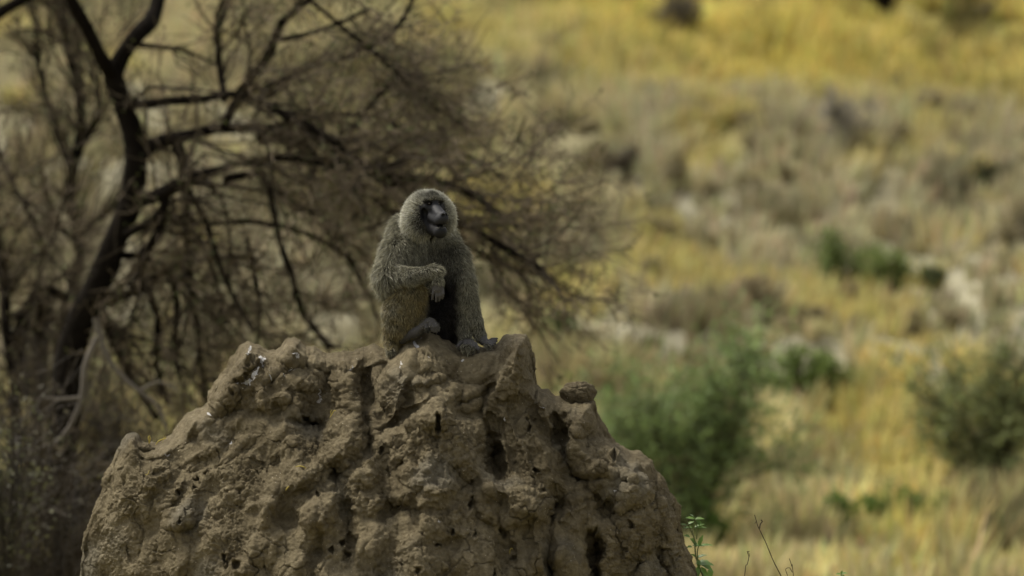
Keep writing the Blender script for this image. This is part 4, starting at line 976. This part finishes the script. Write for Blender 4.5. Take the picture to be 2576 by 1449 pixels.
plant("green leafy seedling growing against the right foot of the mound",
      [([(1800, 2170, .0), (1790, 1800, 0), (1775, 1500, 0), (1768, 1449, 0), (1750, 1400, 0), (1748, 1360, .0), (1740, 1338, 0), (1727, 1310, 0)], 4.5, 1.5), ([(1740, 1345, 0), (1746, 1325, 0), (1748, 1306, 0)], 1.3, 1),
       ([(1760, 1430, 0), (1754, 1400, 0), (1756, 1378, 0), (1762, 1368, 0)], 2, 1), ([(1752, 1356, 0), (1754, 1335, 0), (1752, 1318, .0), (1748, 1306, 0)], 1.5, 1)],
      [(1748, 1306, 0, -1, .3, -.2, 22, 9), (1748, 1306, 0, -.3, .5, -.5, 20, 10), (1748, 1306, 0, 1, .2, -.2, 20, 9), (1750, 1308, 0, .9, -.5, -.4, 19, 8), (1752, 1308, 0, .5, -.7, -.3, 15, 8), (1742, 1327, 0, -1, .1, -.1, 20, 8),
       (1745, 1327, 0, 1, .5, 0, 24, 8), (1747, 1328, 0, .9, .2, -.3, 26, 7), (1728, 1320, 0, .8, .5, -.1, 17, 8), (1727, 1322, 0, -.7, .3, -.3, 15, 7), (1735, 1355, 0, .9, -.5, -.2, 20, 10), (1736, 1352, 0, -.8, .4, -.3, 15, 10), (1740, 1358, 0, .9, -1, -.3, 18, 8),
       (1742, 1373, 0, 1, .15, -.2, 25, 11), (1742, 1376, 0, -.8, .1, -.5, 14, 8), (1758, 1373, 0, .3, 1, -.2, 25, 9), (1758, 1374, 0, 1, .25, -.2, 30, 9), (1752, 1404, 0, 1, .5, -.3, 24, 9), (1755, 1406, 0, .2, -.9, -.3, 22, 9), (1752, 1403, 0, -.7, .6, -.3, 15, 8),
       (1750, 1418, 0, 1, .12, -.5, 40, 20), (1760, 1416, 0, .9, -.4, -.4, 34, 17), (1764, 1426, 0, .5, -.9, -.2, 30, 13), (1756, 1424, 0, .0, -1, -.3, 24, 10), (1790, 1430, .0, -.3, -1, -.2, 24, 12)], -.02)
def stalk(label, paths, y, mat_=None, name="dry_stalk", cat="stalk", base=True):
    mat_ = mat_ or M_drytwig; acc = Acc(); f = paths[0][0][0]
    for pts, r0, r1 in paths:
        P, t = smooth_path([B(a, b, y + 0) for a, b in pts], .015); P = P + .0012 * np.stack([noise(P, .03, 1), noise(P, .03, 2), noise(P, .03, 3)], 1)
        r = (r0 + (r1 - r0) * t) / PXM * (1 + .25 * noise(P, .02, 7)); V, F = tube(P, r, 6); acc.add(V, F)
    V, F, _ = acc.out(); loc = B(f[0], f[1], y)
    o = make_mesh(name, rebase(V, loc), F, mat_); o.location = loc; tag(o, label, cat)
stalk("tallest bare dry stalk in the foreground right of the mound", [([(2130, 2175), (2080, 1850), (1990, 1500), (1965, 1449), (1945, 1410), (1925, 1362), (1908, 1327), (1903, 1312), (1898, 1295)], 2.6, 1), ([(1911, 1330), (1913, 1318), (1918, 1312), (1914, 1308)], 1.4, 1.6), ([(1903, 1310), (1899, 1318)], 1, .6)], .05)
stalk("short dry stalk left of the tallest one", [([(1850, 2175), (1855, 1700), (1873, 1449), (1880, 1420), (1884, 1400), (1881, 1392), (1882, 1388)], 2.0, .9), ([(1884, 1402), (1886, 1395), (1883, 1390)], .8, .6), ([(1879, 1388), (1886, 1387)], 1, .8)], .0)
stalk("short dry stalk right of the tallest one with a curled tip", [([(2060, 2175), (2020, 1750), (1996, 1449), (1992, 1425), (1986, 1405)], 2.0, .9), ([(1993, 1440), (1986, 1428), (1978, 1430), (1976, 1434), (1982, 1449)], 1.0, .8)], .02)
plant("tiny dark green sprig poking up at the bottom edge far right of the stalks", [([(2117, 2170, 0), (2117, 1700, 0), (2116, 1443, 0)], 3, 1.2)],
      [(2116, 1445, 0, -1, .2, -.2, 12, 6), (2116, 1444, 0, 1, .3, -.2, 14, 6), (2116, 1444, 0, .3, 1, -.2, 8, 5), (2116, 1446, 0, 1, -.4, -.3, 10, 5)], .1)
def straw(label, px, py, shapes):
    q = on_mound(px, py); acc = Acc()
    for pts, r in shapes:
        P = np.array([[a / PXM, c / PXM, -b / PXM] for a, b, c in pts]); P, t = smooth_path(P, .006); V, F = tube(P, (r * (1 - .5 * np.abs(2 * t - 1) ** 2)) / PXM, 5); V = V * [1, .6, 1]; acc.add(V, F)
    V, F, _ = acc.out(); o = make_mesh("grass_sprout", V, F, M_straw); o.location = q + [0, -.004, 0]; tag(o, label, "grass sprout")
straw("yellow upright grass sprout beside the left knob of the mound", 376, 1115, [([(0, 3, 0), (0, -8, -2), (-2, -14, -3), (1, -20, -3)], 2.2), ([(1, 0, 0), (3, -12, 0), (2, -18, 0)], 1.2)])
straw("yellow bent grass blade on the left ledge of the mound", 395, 1117, [([(-4, 4, 0), (3, -6, -3), (12, -11, -4), (24, -14, -4)], 1.8), ([(14, -4, 0), (18, -16, 0), (16, -22, 0)], .7), ([(16, -12, 0), (24, -20, 0)], .7)])
straw("yellow grass sprout in the hollow on the upper middle of the mound", 838, 1048, [([(-8, 4, 0), (-2, -6, -3), (3, -14, -4), (8, -12, -4)], 1.3), ([(-4, 0, 0), (-6, -10, -2), (-2, -16, -3)], 1)])
straw("yellow straw lying on the slope in the middle of the mound", 757, 1172, [([(-14, 2, -4), (-4, 0, -5), (6, 2, -5), (12, 6, -4)], 1.6)])
straw("short yellow leaf on the slope left of the mound centre", 722, 1228, [([(-4, 6, -4), (0, 0, -5), (5, -5, -5)], 1.8)])
straw("pale hooked straw low on the mound centre", 1284, 1384, [([(-2, 8, -4), (-1, -2, -6), (3, -6, -6), (6, -3, -5)], 1.3)])
straw("thin dry straw below the left knob of the mound", 372, 1192, [([(-6, 6, -4), (0, 0, -5), (3, -9, -5)], 1), ([(-8, 2, -4), (0, 2, -5)], .8)])
